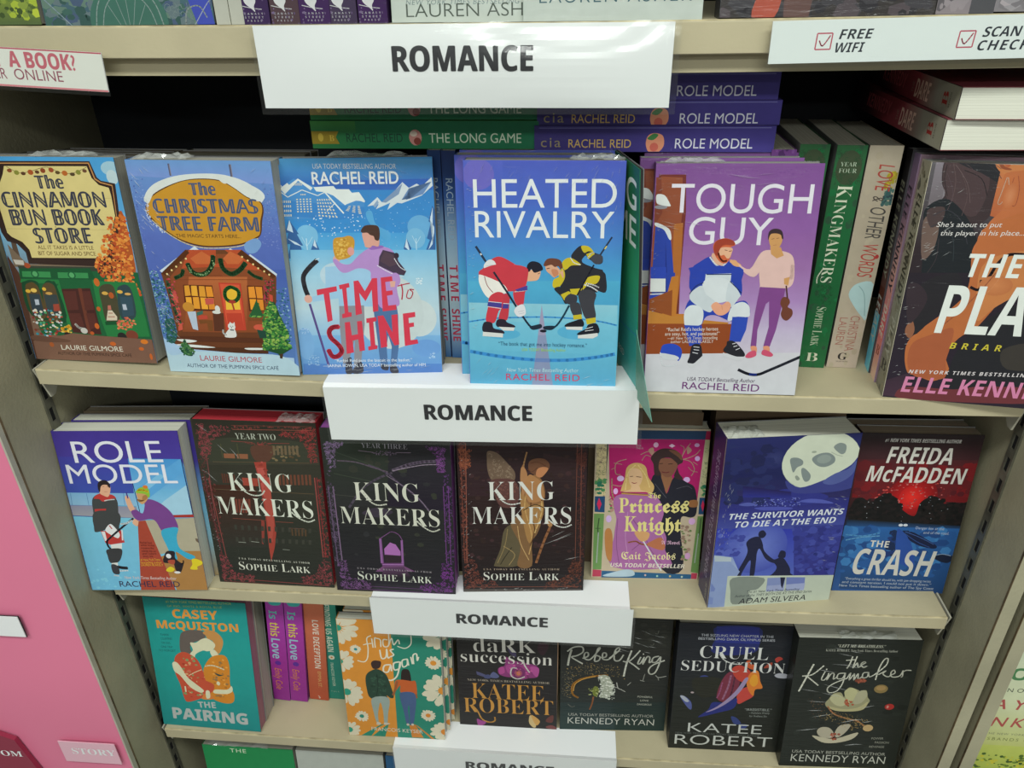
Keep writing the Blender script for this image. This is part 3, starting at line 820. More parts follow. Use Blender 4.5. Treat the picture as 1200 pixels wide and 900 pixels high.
ART['km1'] = '''
bg #2c1e20 #30201f #2a1e1e #1c1a1c
g #2c2022 #342226 64,148 997,195 997,596 47,587
g #382628 #241c1e 661,204 945,271 956,730 663,727
D 80 120 8.7,26.1 #3a2826,#30221f,#402a2c 107,174 900,207 921,1221 69,1213
B #6c5848 237,181 313,201 387,290 441,368 435,446 351,458 263,444 232,353 229,263
F 81 60 10.8 #94806c 242,188 420,329 429,445 252,431
B #5c3c38 252,444 440,446 472,618 415,698 325,683 282,589
F 82 40 12.4 #8c5c50 263,457 462,459 460,671 303,670
B #5c523c 355,903 458,876 501,1159 454,1275 278,1280 267,1244 316,1100
B #7c5c3c 401,848 516,766 640,822 618,947 571,1045 571,1276 454,1275 479,1073
B #a07848 483,578 551,460 651,474 662,606 663,768 595,947 548,1045 504,849
B #8c6440 506,499 595,395 662,474 668,633 550,672
C 8.5 #c09860 539,538 516,699 572,975 548,1159
C 8.6 #5c3c24 573,579 561,767 595,905 560,1074
C 8.6 #c8a468 640,579 651,741 595,947
C 7.3 #382c20 595,579 640,633 662,619
C 7.5 #423424 505,726 595,672 663,700
C 6.3 #c09c68 458,876 479,1044 548,1217
C 6.3 #8c7850 378,903 352,1072 290,1244
C 6.5 #2c281e 409,1086 350,1186 313,1259
C 6.5 #9c8458 340,1072 432,1158 383,1267
C 20.2 #8c5c3c 731,851 664,1046 606,1247
B #a87c50 686,823 720,837 737,872 709,885
B #8c5c3c 497,317 518,330 506,499 471,698 507,459
C 11.7 #a07850 536,191 513,292 507,368
B #a87850 491,330 524,343 540,434 506,591 484,459
B #6c4834 552,279 606,248 672,255 710,300 700,351 661,331 639,383 595,395 551,356
B #b87c54 617,344 661,325 700,338 683,377 645,419 606,402
B #a8784c 551,395 606,421 651,474 662,619 550,645 517,499
C 5.9 #5c3828 563,292 617,280 683,319
C 6.0 #5c3828 540,343 573,369 617,331
S 5.8 #6c3c30 28,110 21,1242
S 5.8 #8c5444 71,111 38,1242
S 5.8 #6c4034 919,120 927,1221
S 5.8 #744438 952,120 969,1250
F 83 260 10.0 #84483c 13,85 67,86 51,1213 10,1212
F 84 200 10.0 #643830 919,95 983,95 998,1250 945,1250
F 85 220 12.3 #7c4438 16,1212 104,1213 145,1390 286,1451 284,1504 10,1509
F 86 220 12.3 #74402f 898,1220 986,1250 975,1502 677,1507 689,1455 854,1396
S 6.8 #6c3c30 23,1491 963,1494
g #443c3a #55504c -2,1512 987,1517 976,1548 8,1554
T sb -0.018 #b09c88 171,1316 800,1322 18 0 "USA TODAY BESTSELLING AUTHOR"
T sb -0.01 #d0d0c4 170,1420 798,1426 84 0.79 "SOPHIE LARK"
F 87 160 11.4 #94543c 10,148 107,161 101,326 57,338 24,338
F 88 100 11.4 #643830 910,194 997,208 990,335 924,334
T sb -0.016 #d4d4cc 227,629 752,628 171 0 "KING"
T sb -0.016 #d4d4cc 93,853 885,861 163 0 "MAKERS"
C 11.0 #d4d4cc 294,549 337,630 404,668 483,655
C 11.3 #d4d4cc 686,795 766,872 834,891 891,866
'''

ART['km2'] = '''
bg #34342a #36352c #2e3028 #2a2c28
g #2c2a22 #3c3a30 8,4 1004,3 995,364 21,406
B #3a3c30 130,172 867,168 917,342 121,376
g #42281e #30302a 15,589 446,569 462,1167 14,1192
K #8a5a40 2 1 .85 222,295 438,292 433,343 222,343
S 7.3 #4c4c34 346,201 347,341
S 7.4 #4c4c34 212,207 210,334
B #5a3c30 459,222 633,215 593,343 476,348
D 60 36 9.3,16.2 #63523c,#54442f,#7a6a4c 611,203 840,206 849,332 617,342
S 5.0 #5c4c38 121,373 916,352
K #6c5c46 7 1 .6 634,209 852,200 848,338 627,348
K #6a4030 9 1 .6 647,469 927,456 922,612 639,626
K #5c3428 6 1 .6 176,477 293,485 285,616 177,621
P #9c4436 342,508 472,509 468,581 344,580
S 5.1 #5c4c38 93,625 920,632
K #743c30 5 1 .7 253,711 392,704 371,894 238,894
P #9c4034 463,361 562,357 556,447 564,749 560,1022 529,1163 480,1308 480,1166 490,861 487,567
P #b4544a 479,412 538,409 541,565 535,886 518,1108 494,1109 504,752 489,515
S 5.2 #7c4438 207,896 496,904
S 5.2 #7c4438 567,911 717,912
P #7c3c30 452,917 477,916 449,1098 434,1098
D 61 40 7.0,14.1 #b0504a,#8c3830 463,361 568,357 564,749 492,753
P #a84c40 520,500 573,498 552,939 512,1108 496,1095 500,874
P #883c34 448,904 472,903 435,1140 424,1127
K #3c3c34 12 2 .4 210,957 897,962 873,1186 199,1196
K #54402e 5 1 .5 692,973 836,972 822,1105 689,1105
S 5.4 #909488 222,1127 286,1129
S 5.3 #909488 334,1115 401,1121
S 4.0 #909488 595,1179 655,1182
S 3.9 #6c4c40 675,966 807,967
S 11.4 #5a3030 26,523 61,1290
S 6.3 #8c4440 62,521 93,1288
S 11.1 #6c2c2c 960,480 959,1238
S 7.4 #9c4844 942,481 935,1239
F 62 110 10.4 #7c3c3c 2,524 110,519 92,1174 43,1205
F 63 110 10.1 #9c3c3c 954,481 1006,478 1002,1235 947,1238
F 64 190 13.2 #94444a 45,1233 99,1288 140,1430 310,1464 302,1523 25,1526
F 65 190 12.9 #94444a 916,1240 990,1293 986,1524 715,1512 722,1453 849,1416
S 7.0 #7c3c3c 79,1500 961,1526
S 5.6 #643030 36,1532 971,1552
T sb -0.018 #c8c8b8 199,1299 814,1312 18 0 "USA TODAY BESTSELLING AUTHOR"
T sb -0.01 #d4d4c4 191,1405 811,1407 80 0.78 "SOPHIE LARK"
F 66 220 13.0 #94444a 36,39 311,54 313,115 169,146 112,287 89,351 32,341
F 67 220 12.8 #9c3c3c 695,88 995,40 980,339 927,354 890,167 824,145 692,113
F 68 60 10.0 #8c4440 324,41 973,29 971,53 319,72
S 4.8 #8c4c40 330,78 970,63
S 4.8 #643a30 324,43 973,31
F 69 60 10.3 #74383a 6,355 66,353 24,981 -14,983
S 6.2 #7c4444 78,352 59,910
F 70 30 10.1 #904440 384,181 637,184 587,210 426,211
S 3.7 #904440 303,181 476,186
S 3.6 #904440 590,189 774,184
T sb -0.018 #b0b4a4 341,160 669,159 51 0 "YEAR TWO"
T sb -0.016 #d4d8c8 223,632 751,628 166 0 "KING"
T sb -0.016 #d4d8c8 95,856 896,864 163 0 "MAKERS"
C 11.4 #d4d8c8 301,550 343,627 409,666 481,660 516,618
C 11.5 #d4d8c8 701,796 765,860 844,897 903,873
'''

ART['km3'] = '''
bg #2c302a #2a2a28 #242426 #26222a
g #2c342a #2c2c2c 16,113 524,104 481,680 20,703
g #2a2a2c #241e2a 524,104 1013,121 1012,707 481,680
D 70 26 15.6,44.7 #34362e,#2e2e30 121,170 890,200 845,1126 137,1165
S 6.0 #3c4438 106,208 440,332
S 6.1 #3c4438 75,399 384,462
S 5.0 #44443e 66,594 327,608
C 26.4 #5c5060 539,353 665,297 777,267 909,255
C 7.2 #8c7c8c 538,356 686,315 797,291 908,284
C 19.2 #4c4450 537,372 409,436 288,532 169,709
C 14.4 #54485a 352,311 482,368 586,466 714,577 809,704
C 10.8 #5c505c 109,283 254,290 395,334 504,367
C 3.6 #8c7c8c 490,400 651,515 756,627 819,730
B #3c3440 268,757 388,698 522,732 403,791
P #6c4070 393,997 411,982 415,1235 582,1211 579,1254 401,1271 390,1222
C 6.4 #7c5080 393,997 461,945 497,922 553,947 582,1007
S 18.0 #8c5c94 399,996 397,1236
S 17.9 #8c5c94 575,1001 571,1233
P #a468a8 426,1092 478,1027 523,1045 559,1113 558,1156 426,1156
P #30242c 427,1149 558,1153 558,1226 427,1234
S 7.9 #a070a8 402,1250 580,1242
P #70486e 401,1267 579,1254 671,1306 337,1325
g #5c3c5c #2c242c 412,1278 579,1261 632,1366 380,1381
S 11.1 #54445a 17,518 30,1285
S 8.6 #7c6480 57,516 66,1226
S 6.0 #6c3c78 932,476 935,1205
S 6.0 #6c3c78 971,474 970,1203
F 71 120 10.0 #6c5874 -6,519 62,516 69,1254 12,1344
F 72 120 9.7 #6c4080 938,476 1010,472 992,1230 922,1234
F 73 200 12.7 #7c5486 24,1228 96,1224 115,1396 291,1444 298,1503 43,1518
F 74 200 12.4 #7c3c8c 900,1207 980,1231 987,1506 707,1508 698,1450 879,1410
S 5.4 #64406c 68,1509 969,1522
S 5.4 #583a60 23,1475 970,1485
T sb -0.018 #a8a0a4 186,1305 806,1313 16 0 "USA TODAY BESTSELLING AUTHOR"
T sb -0.01 #ccd0c0 185,1414 807,1420 85 0.76 "SOPHIE LARK"
F 75 160 11.8 #846c90 15,125 170,119 155,156 110,171 86,348 46,349
F 76 160 11.5 #7c4888 806,130 959,136 949,348 894,350 879,201
F 77 60 9.8 #6c5874 12,351 67,361 56,1028 20,1030
F 78 60 9.6 #6c4080 938,348 982,346 979,979 944,981
F 79 30 9.6 #806c84 374,184 606,187 560,214 416,214
S 3.5 #907c90 286,186 406,198
S 3.5 #907c90 583,191 693,189
T sb -0.018 #8c8890 312,160 668,160 42 0 "YEAR THREE"
T sb -0.016 #ccccbc 219,637 745,631 165 0 "KING"
T sb -0.016 #ccccbc 90,861 892,858 159 0 "MAKERS"
C 11.1 #ccccbc 292,551 336,634 401,674 476,661
C 11.3 #ccccbc 690,790 766,867 833,902 891,877
S 9.3 #a064ac 1003,109 1014,1116
S 5.8 #8c4c9c 1023,109 1034,1115
S 9.6 #a064ac 1005,473 1010,1549
'''

ART['pairing'] = '''
bg #1f8480 #22908a #228c86 #1d7e7c
g #1c6c68 #208680 -8,6 1019,-8 1026,53 -4,115
T g 0.01 #8c9c4c 224,48 865,27 25 0 "#1 NEW YORK TIMES BESTSELLING AUTHOR"
T g 0.01 #8c9c4c 232,94 770,72 22 0 "OF RED, WHITE & ROYAL BLUE"
T B 0.03 #d08c3c 274,210 715,198 93 0 "CASEY"
T B 0.03 #d08c3c 98,336 903,321 87 0 "McQUISTON"
T g 0.02 #1c4c50 116,422 202,418 23 0 "THREE"
T g 0.02 #1c4c50 114,467 229,461 23 0 "COUNTRIES"
T g 0.02 #1c4c50 114,514 203,511 23 0 "TWO EXES"
T g 0.02 #1c4c50 105,558 220,555 23 0 "ONE TRIP"
T g 0.02 #1c4c50 76,603 246,595 23 0 "TO FORGET"
B #605650 315,406 365,351 452,331 549,340 567,402 523,437 433,477 398,528 403,592 329,614 292,569
B #b88448 547,356 593,323 676,337 731,404 728,484 674,585 627,509 635,444 582,416 572,385
B #ccc8a8 404,479 461,474 524,429 582,416 652,475 623,541 563,562 521,558 444,605 422,663 387,609 422,558
B #ccc8a8 592,560 637,540 672,602 613,623
B #b84c34 218,689 257,620 332,590 426,639 473,716 501,829 574,939 561,1040 436,1119 297,1175 258,1136 237,969 205,838
D 120 60 8.7,20.4 #c8604c,#a03c2c,#7c8c5c,#c89468 245,654 411,640 520,910 499,1080 273,1134 227,836
B #c47c28 598,624 729,597 766,708 748,923 776,1054 752,1141 663,1158 552,1117 532,1043 502,879 503,763
D 121 40 8.7,17.3 #d89440,#a86824,#8c6c44 580,658 737,645 748,857 743,1091 584,1089 532,810
B #b84c34 422,886 520,910 586,954 547,1042 444,1051
B #ccc8a8 191,732 230,712 272,766 322,878 399,954 470,1024 430,1052 336,994 251,867 200,822
B #ccc8a8 587,1004 711,993 759,947 764,1005 705,1044 575,1048
C 7.9 #d8c8a0 339,860 417,812 479,781
C 12.5 #ccc8a8 520,737 601,722 710,761
E #ccc8a8 630,927 17.5,23.7
B #c87838 436,1119 503,1046 568,1107 492,1131
B #ccc8a8 490,1030 527,1027 525,1103 487,1115
S 14.4 #ccc8a8 285,990 284,1057
B #2c4440 605,803 660,823 703,820 643,841
T B 0.025 #a8aca8 392,1233 571,1226 70 0 "THE"
T B 0.045 #a8aca8 113,1387 876,1394 127 0 "PAIRING"
'''

ART['play'] = '''
bg #5c585c #30262a #28242a #2c2430
g #8c8890 #7c7478 29,-35 334,-45 247,255 58,263
g #847c84 #6c6468 21,-35 90,-37 99,228 27,265
B #3c3032 66,-4 121,-38 342,-45 409,82 382,300 273,373 100,313 46,281 108,193 75,111
B #4a3a3c 70,12 123,-30 205,-9 333,85 305,303 169,258 101,160
C 4.0 #2c2426 85,12 87,94 123,193
C 4.0 #5c4a4a 113,-6 152,108 154,225
C 4.8 #2a2426 185,41 288,86 340,184
B #28282c 106,-38 334,-45 402,49 409,115 280,54 162,9
B #202428 14,283 111,210 219,273 331,422 385,595 264,711 140,664 82,704 45,437
B #6c5850 20,351 69,314 115,381 111,522 57,579
B #4a3c3c 30,282 121,261 123,346 67,384
g #c47a4c #b0603c 378,-55 630,-63 822,396 382,300
B #c07848 334,-45 334,-13 368,34 411,57 462,47 503,30 632,-55
B #b86a40 404,58 436,163 436,263 390,333 350,439 334,545 421,682 888,652 717,-10 503,30
B #b05c3a 383,-31 396,-39 426,-8 417,17 391,1
B #8c4a30 355,-22 368,-30 393,9 434,24 428,32 380,22
C 4.0 #b8a08c 423,73 413,164 407,223 427,222 447,146 430,73
C 4.0 #985038 460,72 459,146 482,228 505,227 504,144 481,63
C 3.2 #5a4848 96,-13 173,58 232,188 227,307
C 3.2 #4c3c40 140,-23 250,55 310,185 305,303
C 3.2 #54444a 95,61 151,175 141,277
C 2.4 #6a5858 132,10 216,114 257,229
C 3.2 #34343a 171,-24 266,-11 353,35 394,82
C 2.4 #40404a 200,-33 295,-20 381,26
C 3.3 #3c3c44 69,314 141,277 234,341 295,476
C 3.4 #343c40 67,384 127,363 208,446 238,586
C 3.4 #40383c 129,450 138,574 107,666
r #c8835a #b86a40 463,178 38,76
g #28222a #2c2430 -49,676 879,618 1106,1500 -6,1511
B #b4683c 346,526 394,350 784,247 906,722 599,761 529,876 459,1003 375,1077 325,1197 366,1312 286,1380 176,1350 120,1335 81,1219 92,1100 216,956 299,874 357,759
B #a45a3a 101,1237 115,1127 221,1060 329,1013 338,1138 333,1236 349,1354 214,1367 137,1334
B #c07a48 405,612 542,515 772,502 739,680 541,857 465,955 433,883
B #26262a 400,1113 486,973 593,871 769,804 938,846 1081,1403 416,1428 366,1273
B #3c3834 645,1131 836,1077 953,1220 701,1262
B #28262a 89,740 253,657 311,698 312,781 258,877 199,957 105,1079 63,948
B #8c5c44 52,1026 77,976 106,1041 92,1100 57,1074
B #362c32 10,764 73,742 140,830 100,964 53,987
g #3c2c38 #463240 -15,1409 137,1334 172,1514 -6,1511
B #6c3438 78,1482 157,1433 416,1428 579,1392 911,1380 935,1477 174,1524
C 18.9 #2c2226 433,736 464,662 488,589 530,533 583,522 669,525
C 17.1 #2c2226 423,691 421,755 369,740
r #c88050 #b87044 510,722 95,64
C 6.8 #98583c 492,642 437,754 352,889 273,989
C 4.2 #c88458 527,658 485,751 423,837
T it 0.015 #d8d4d0 100,380 461,364 30 0 "She's about to put"
T it 0.015 #d8d4d0 134,431 594,407 30 0 "this player in his place..."
T B 0.004 #dfe3dc 327,678 641,668 145 q "THE"
T B 0.004 #dfe3dc 223,1052 937,1031 314 q "PLAY"
T bi 0 #c8b83c 334,1150 852,1140 41 0 "BRIAR   U"
T bi 0 #d8d0d0 128,1339 1053,1293 24 0 "NEW YORK TIMES BESTSELLING AUTHOR"
T B 0.004 #d080a4 103,1474 1092,1446 110 q "ELLE KENNEDY"
'''

ART['princess'] = '''
bg #b8a890 #b8a890
g #28405c #2c4468 51,25 1008,16 1009,99 54,111
P #9c2448 964,17 1008,18 1009,102 959,100
g #b02468 #a82060 111,112 959,100 931,765 148,788
P #1c2830 97,110 113,110 92,790 78,790
P #c8b88c 9,112 97,110 103,671 16,674
P #b4b088 965,103 1009,102 1021,665 958,666
F 90 60 15.6 #4c6a4c 10,326 102,323 99,658 15,661
F 91 40 15.5 #5c5050 11,174 96,172 97,349 14,351
F 92 40 13.9 #4c6a4c 965,177 1010,176 1021,658 963,660
D 93 14 16.2,25.5 #2c6c54,#4c8454 16,517 97,515 99,658 15,661
D 94 10 13.6,22.7 #2c6c54,#4c8454 957,505 1003,504 1004,659 961,660
S 6.2 #c8b890 10,676 100,678
P #24466c 7,687 100,684 101,850 10,846
P #24466c 953,673 1005,672 1012,842 955,844
P #c82c54 46,699 71,764 50,831 28,765
P #c82c54 984,698 1005,750 990,816 973,757
P #6c8c50 4,866 98,863 95,1250 11,1253
P #64844c 950,864 1014,862 1007,1219 948,1221
P #c8b890 7,852 99,854 100,863 8,862
P #688c50 5,873 95,872 92,1460 11,1463
P #64844c 950,864 1014,862 1003,1469 930,1458
C 10.1 #3c5034 53,911 45,1019 54,1114
S 10.2 #9ca49c 52,1060 45,1391
C 8.7 #3c5034 981,883 979,1003 973,1084
S 8.8 #9ca49c 970,1044 959,1359
S 6.3 #3c5034 21,1020 74,1018
P #b03c54 11,1463 93,1467 93,1538 10,1541
P #2c5a80 96,1474 938,1485 936,1535 95,1548
P #b03c54 937,1469 991,1469 990,1533 938,1533
B #a8bcc8 105,1530 212,1484 331,1451 398,1470 394,1520 250,1536
E #c0a8a8 508,1508 9.6,11.3
E #9cc0b0 620,1514 9.6,11.3
E #c0b080 740,1512 9.6,11.3
E #b0c0b0 851,1514 9.6,11.3
C 8.4 #b08878 401,259 467,226 570,236
C 7.2 #a88474 415,315 447,264 493,276
B #b08878 467,214 510,188 515,275
E #d8a8c8 531,160 22.5,24.9
P #e0c0d8 644,166 671,147 701,164 674,184
C 7.1 #a88474 745,157 780,181 774,244
C 8.3 #b08878 833,137 793,206 766,294 876,254 922,197
B #a88474 808,168 849,204 813,243
E #c89cc8 891,154 22.4,18.6
E #c8a0d0 904,284 22.5,25.1
C 8.4 #a88474 777,294 847,317 886,392 862,456
C 6.0 #a88474 828,368 864,405 916,417
C 6.0 #a88474 869,317 911,347
E #d0a8d8 825,496 29.6,28.2
C 8.4 #b08878 278,306 188,346 187,449 233,460
C 6.1 #b08878 145,411 185,391
C 6.0 #b08878 166,347 240,358
E #d0b0dc 233,499 32.2,28.3
C 11.0 #a08468 155,501 160,630 180,708
C 8.6 #b08878 163,565 233,576 266,549
E #d8a8d8 194,629 20.9,31.3
D 95 30 9.3,16.3 #a88474,#b89484,#5c8050 144,683 191,682 186,840 139,842
E #c8a8d8 142,915 25.9,37.5
B #262630 506,517 593,438 652,643 710,473 827,521 899,571 933,713 932,844 888,879 806,875 805,1022 851,1430 660,1437 532,963
B #90603c 864,708 932,700 937,765 868,767
P #8c6044 596,476 652,643 699,486 673,436 593,438
B #7c5240 563,312 584,286 698,296 735,345 717,409 686,461 641,475 593,438 561,375
B #3c2c2c 493,288 535,224 601,192 692,202 751,244 779,319 736,358 753,434 790,484 757,497 709,460 736,358 699,308 663,284 607,285 574,311 567,388 594,451 537,452 520,351
B #6c4838 647,209 715,214 763,257 767,307 730,270
C 6.0 #2c1c1c 571,343 604,338
C 6.0 #2c1c1c 650,345 690,340
C 7.2 #6c2830 598,422 633,430 666,421
C 4.9 #54545c 542,542 654,682
C 4.9 #54545c 740,588 830,560 878,584
B #c8a468 270,498 282,395 326,349 394,341 453,378 481,479 538,568 514,646 443,622 258,628 240,615
B #d8b088 302,446 317,394 397,405 429,468 416,545 366,592 318,548
P #d8b088 336,560 406,571 419,610 490,628 258,634 327,606
C 9.6 #dcc080 361,361 296,446 281,614
C 9.6 #dcc080 383,361 458,467 499,582
C 6.1 #4c3028 315,477 343,473
C 6.1 #4c3028 372,476 418,481
C 7.3 #a84c50 335,535 358,544 381,536
B #a06498 180,708 259,654 491,647 586,697 640,827 625,960 680,1094 677,1230 724,1409 197,1428 197,1110 212,920 191,827
S 19.7 #8c6040 247,647 491,660
S 6.2 #c8a050 248,651 491,663
C 6.3 #804c7c 224,906 223,1177 256,1384
C 6.2 #b884b0 314,836 303,1106 352,1380
C 6.3 #804c7c 466,1046 547,1235 650,1370
C 7.5 #804c7c 365,915 469,1101 369,1241
C 7.6 #b884b0 512,1031 632,1068 662,1176
B #c89868 383,1049 465,1033 525,1058 505,1127 447,1142
C 15.3 #9c5c44 329,1160 400,1144 448,1170 520,1181
B #b06c4c 508,1181 542,1139 633,1095 675,1189 642,1232
B #b07844 111,1058 157,1016 185,1110 183,1359 132,1305
S 11.5 #c8ccd0 471,1141 655,1454
D 96 30 11.6,21.0 #8c7464,#a08474,#6c7c50 812,955 907,978 886,1334 828,1364
E #d0a4d0 902,918 30.2,34.7
E #c898c0 888,1285 26.0,35.9
T g 0 #c8a8b8 357,179 403,180 17 0 "BOOK"
T g 0 #c8a8b8 358,204 421,205 18 0 "ONE IN"
T fr 0.02 #d8cc84 487,689 603,690 58 0 "The"
T sb 0.0 #d8cc84 233,846 320,843 149 0 "P"
T fr 0.03 #d8cc84 329,843 863,827 138 0 "rincess"
T sb 0.0 #d8cc84 288,1039 400,1038 157 0 "K"
T fr 0.03 #d8cc84 409,1036 805,1025 146 0 "night"
T fr 0.01 #d0a8c0 638,1166 809,1164 38 0 "A Novel"
T fr 0.02 #d8cc98 275,1341 778,1329 81 0 "Cait Jacobs"
T bi 0.01 #d8d0c0 176,1426 868,1418 42 0 "USA TODAY BESTSELLER"
'''

ART['rebel'] = '''
bg #22221e #242421 #242624 #20302e
g #23241f #262622 -30,146 1019,149 1001,582 -26,428
g #202c2c #1c302e -19,1167 990,1148 1010,1520 -18,1514
D 150 220 2.6,6.6 #7c6c4c,#5c5444,#8c7444 57,735 252,663 540,693 601,867 414,800 125,840 105,1128 9,1057
D 151 60 2.6,5.3 #6c6858 5,771 123,769 105,1128 9,1057
C 19.0 #946424 171,1105 116,1055 114,947 179,874 283,837 388,818 441,817
C 7.9 #c89444 122,1019 140,928 218,865 323,833
B #989c8c 363,836 428,817 484,904 489,1012 452,1094 372,1086 394,978
D 152 160 4.0,11.9 #b4b8ac,#d0d0c4,#8c9080 349,818 441,817 498,922 497,1048 440,1122 345,1087 355,978
D 153 30 4.0,10.7 #b4b8ac 450,1049 514,975 507,1120 453,1121
B #6c7430 302,997 327,952 362,996 345,1078 311,1069
D 154 20 4.0,10.7 #8c9050,#a0a470,#444c24 248,980 367,960 366,1105 264,1070
C 14.2 #8c5430 312,1088 301,1179 280,1254
C 6.2 #b0b0a8 500,958 540,975 609,1019
C 7.8 #b0b0a8 524,904 540,975 574,992
C 6.2 #a0a098 625,938 656,901
C 7.7 #909088 740,873 780,885
C 6.2 #909088 766,873 776,811 781,793
C 7.7 #a0a098 880,809 908,835 979,818
C 6.2 #909088 902,835 911,870
C 8.0 #606058 72,1184 106,1220 140,1210
C 5.9 #606058 840,298 867,315 877,273
C 5.9 #606058 811,441 831,449 842,423
C 18.0 #bcbcb0 98,510 80,596 67,700
C 13.5 #bcbcb0 60,531 117,480 194,475 203,534 152,578 100,596 147,638 203,677
C 13.6 #bcbcb0 201,612 249,585 248,542 220,551 218,611 264,628 308,576
C 13.6 #bcbcb0 308,576 357,490 337,498 310,636 349,635 360,592 327,575
C 13.6 #bcbcb0 361,600 412,591 414,548 385,549 387,617 446,616 506,521
C 13.6 #bcbcb0 445,608 532,512 524,479 494,521 492,624 538,632 573,563
C 16.4 #bcbcb0 645,511 605,674 586,828
C 13.4 #bcbcb0 723,509 654,613 610,648 570,640
C 13.6 #bcbcb0 629,648 677,690 726,738
C 13.5 #bcbcb0 732,586 708,664 732,663 757,603
C 13.5 #bcbcb0 762,586 754,672 788,585 814,593 812,654 842,627
C 13.5 #bcbcb0 897,575 847,593 837,645 876,644 911,583 904,669 872,774 827,793 811,740 852,679 952,625
E #bcbcb0 754,552 6.5,8.5
T g 0 #a8a89c 726,1089 869,1095 22 0 "POWERFUL"
T g 0 #a8a89c 755,1137 832,1140 22 0 "LOVE"
T g 0 #a8a89c 727,1186 862,1190 22 0 "DANGEROUS"
T g 0 #989890 79,1336 889,1346 34 0 "USA TODAY BESTSELLING AUTHOR"
T g -0.006 #b8b8b0 73,1438 899,1451 80 u "KENNEDY RYAN"
D 155 10 15.2,37.9 #2c2c26 668,186 946,182 932,515 680,384
'''

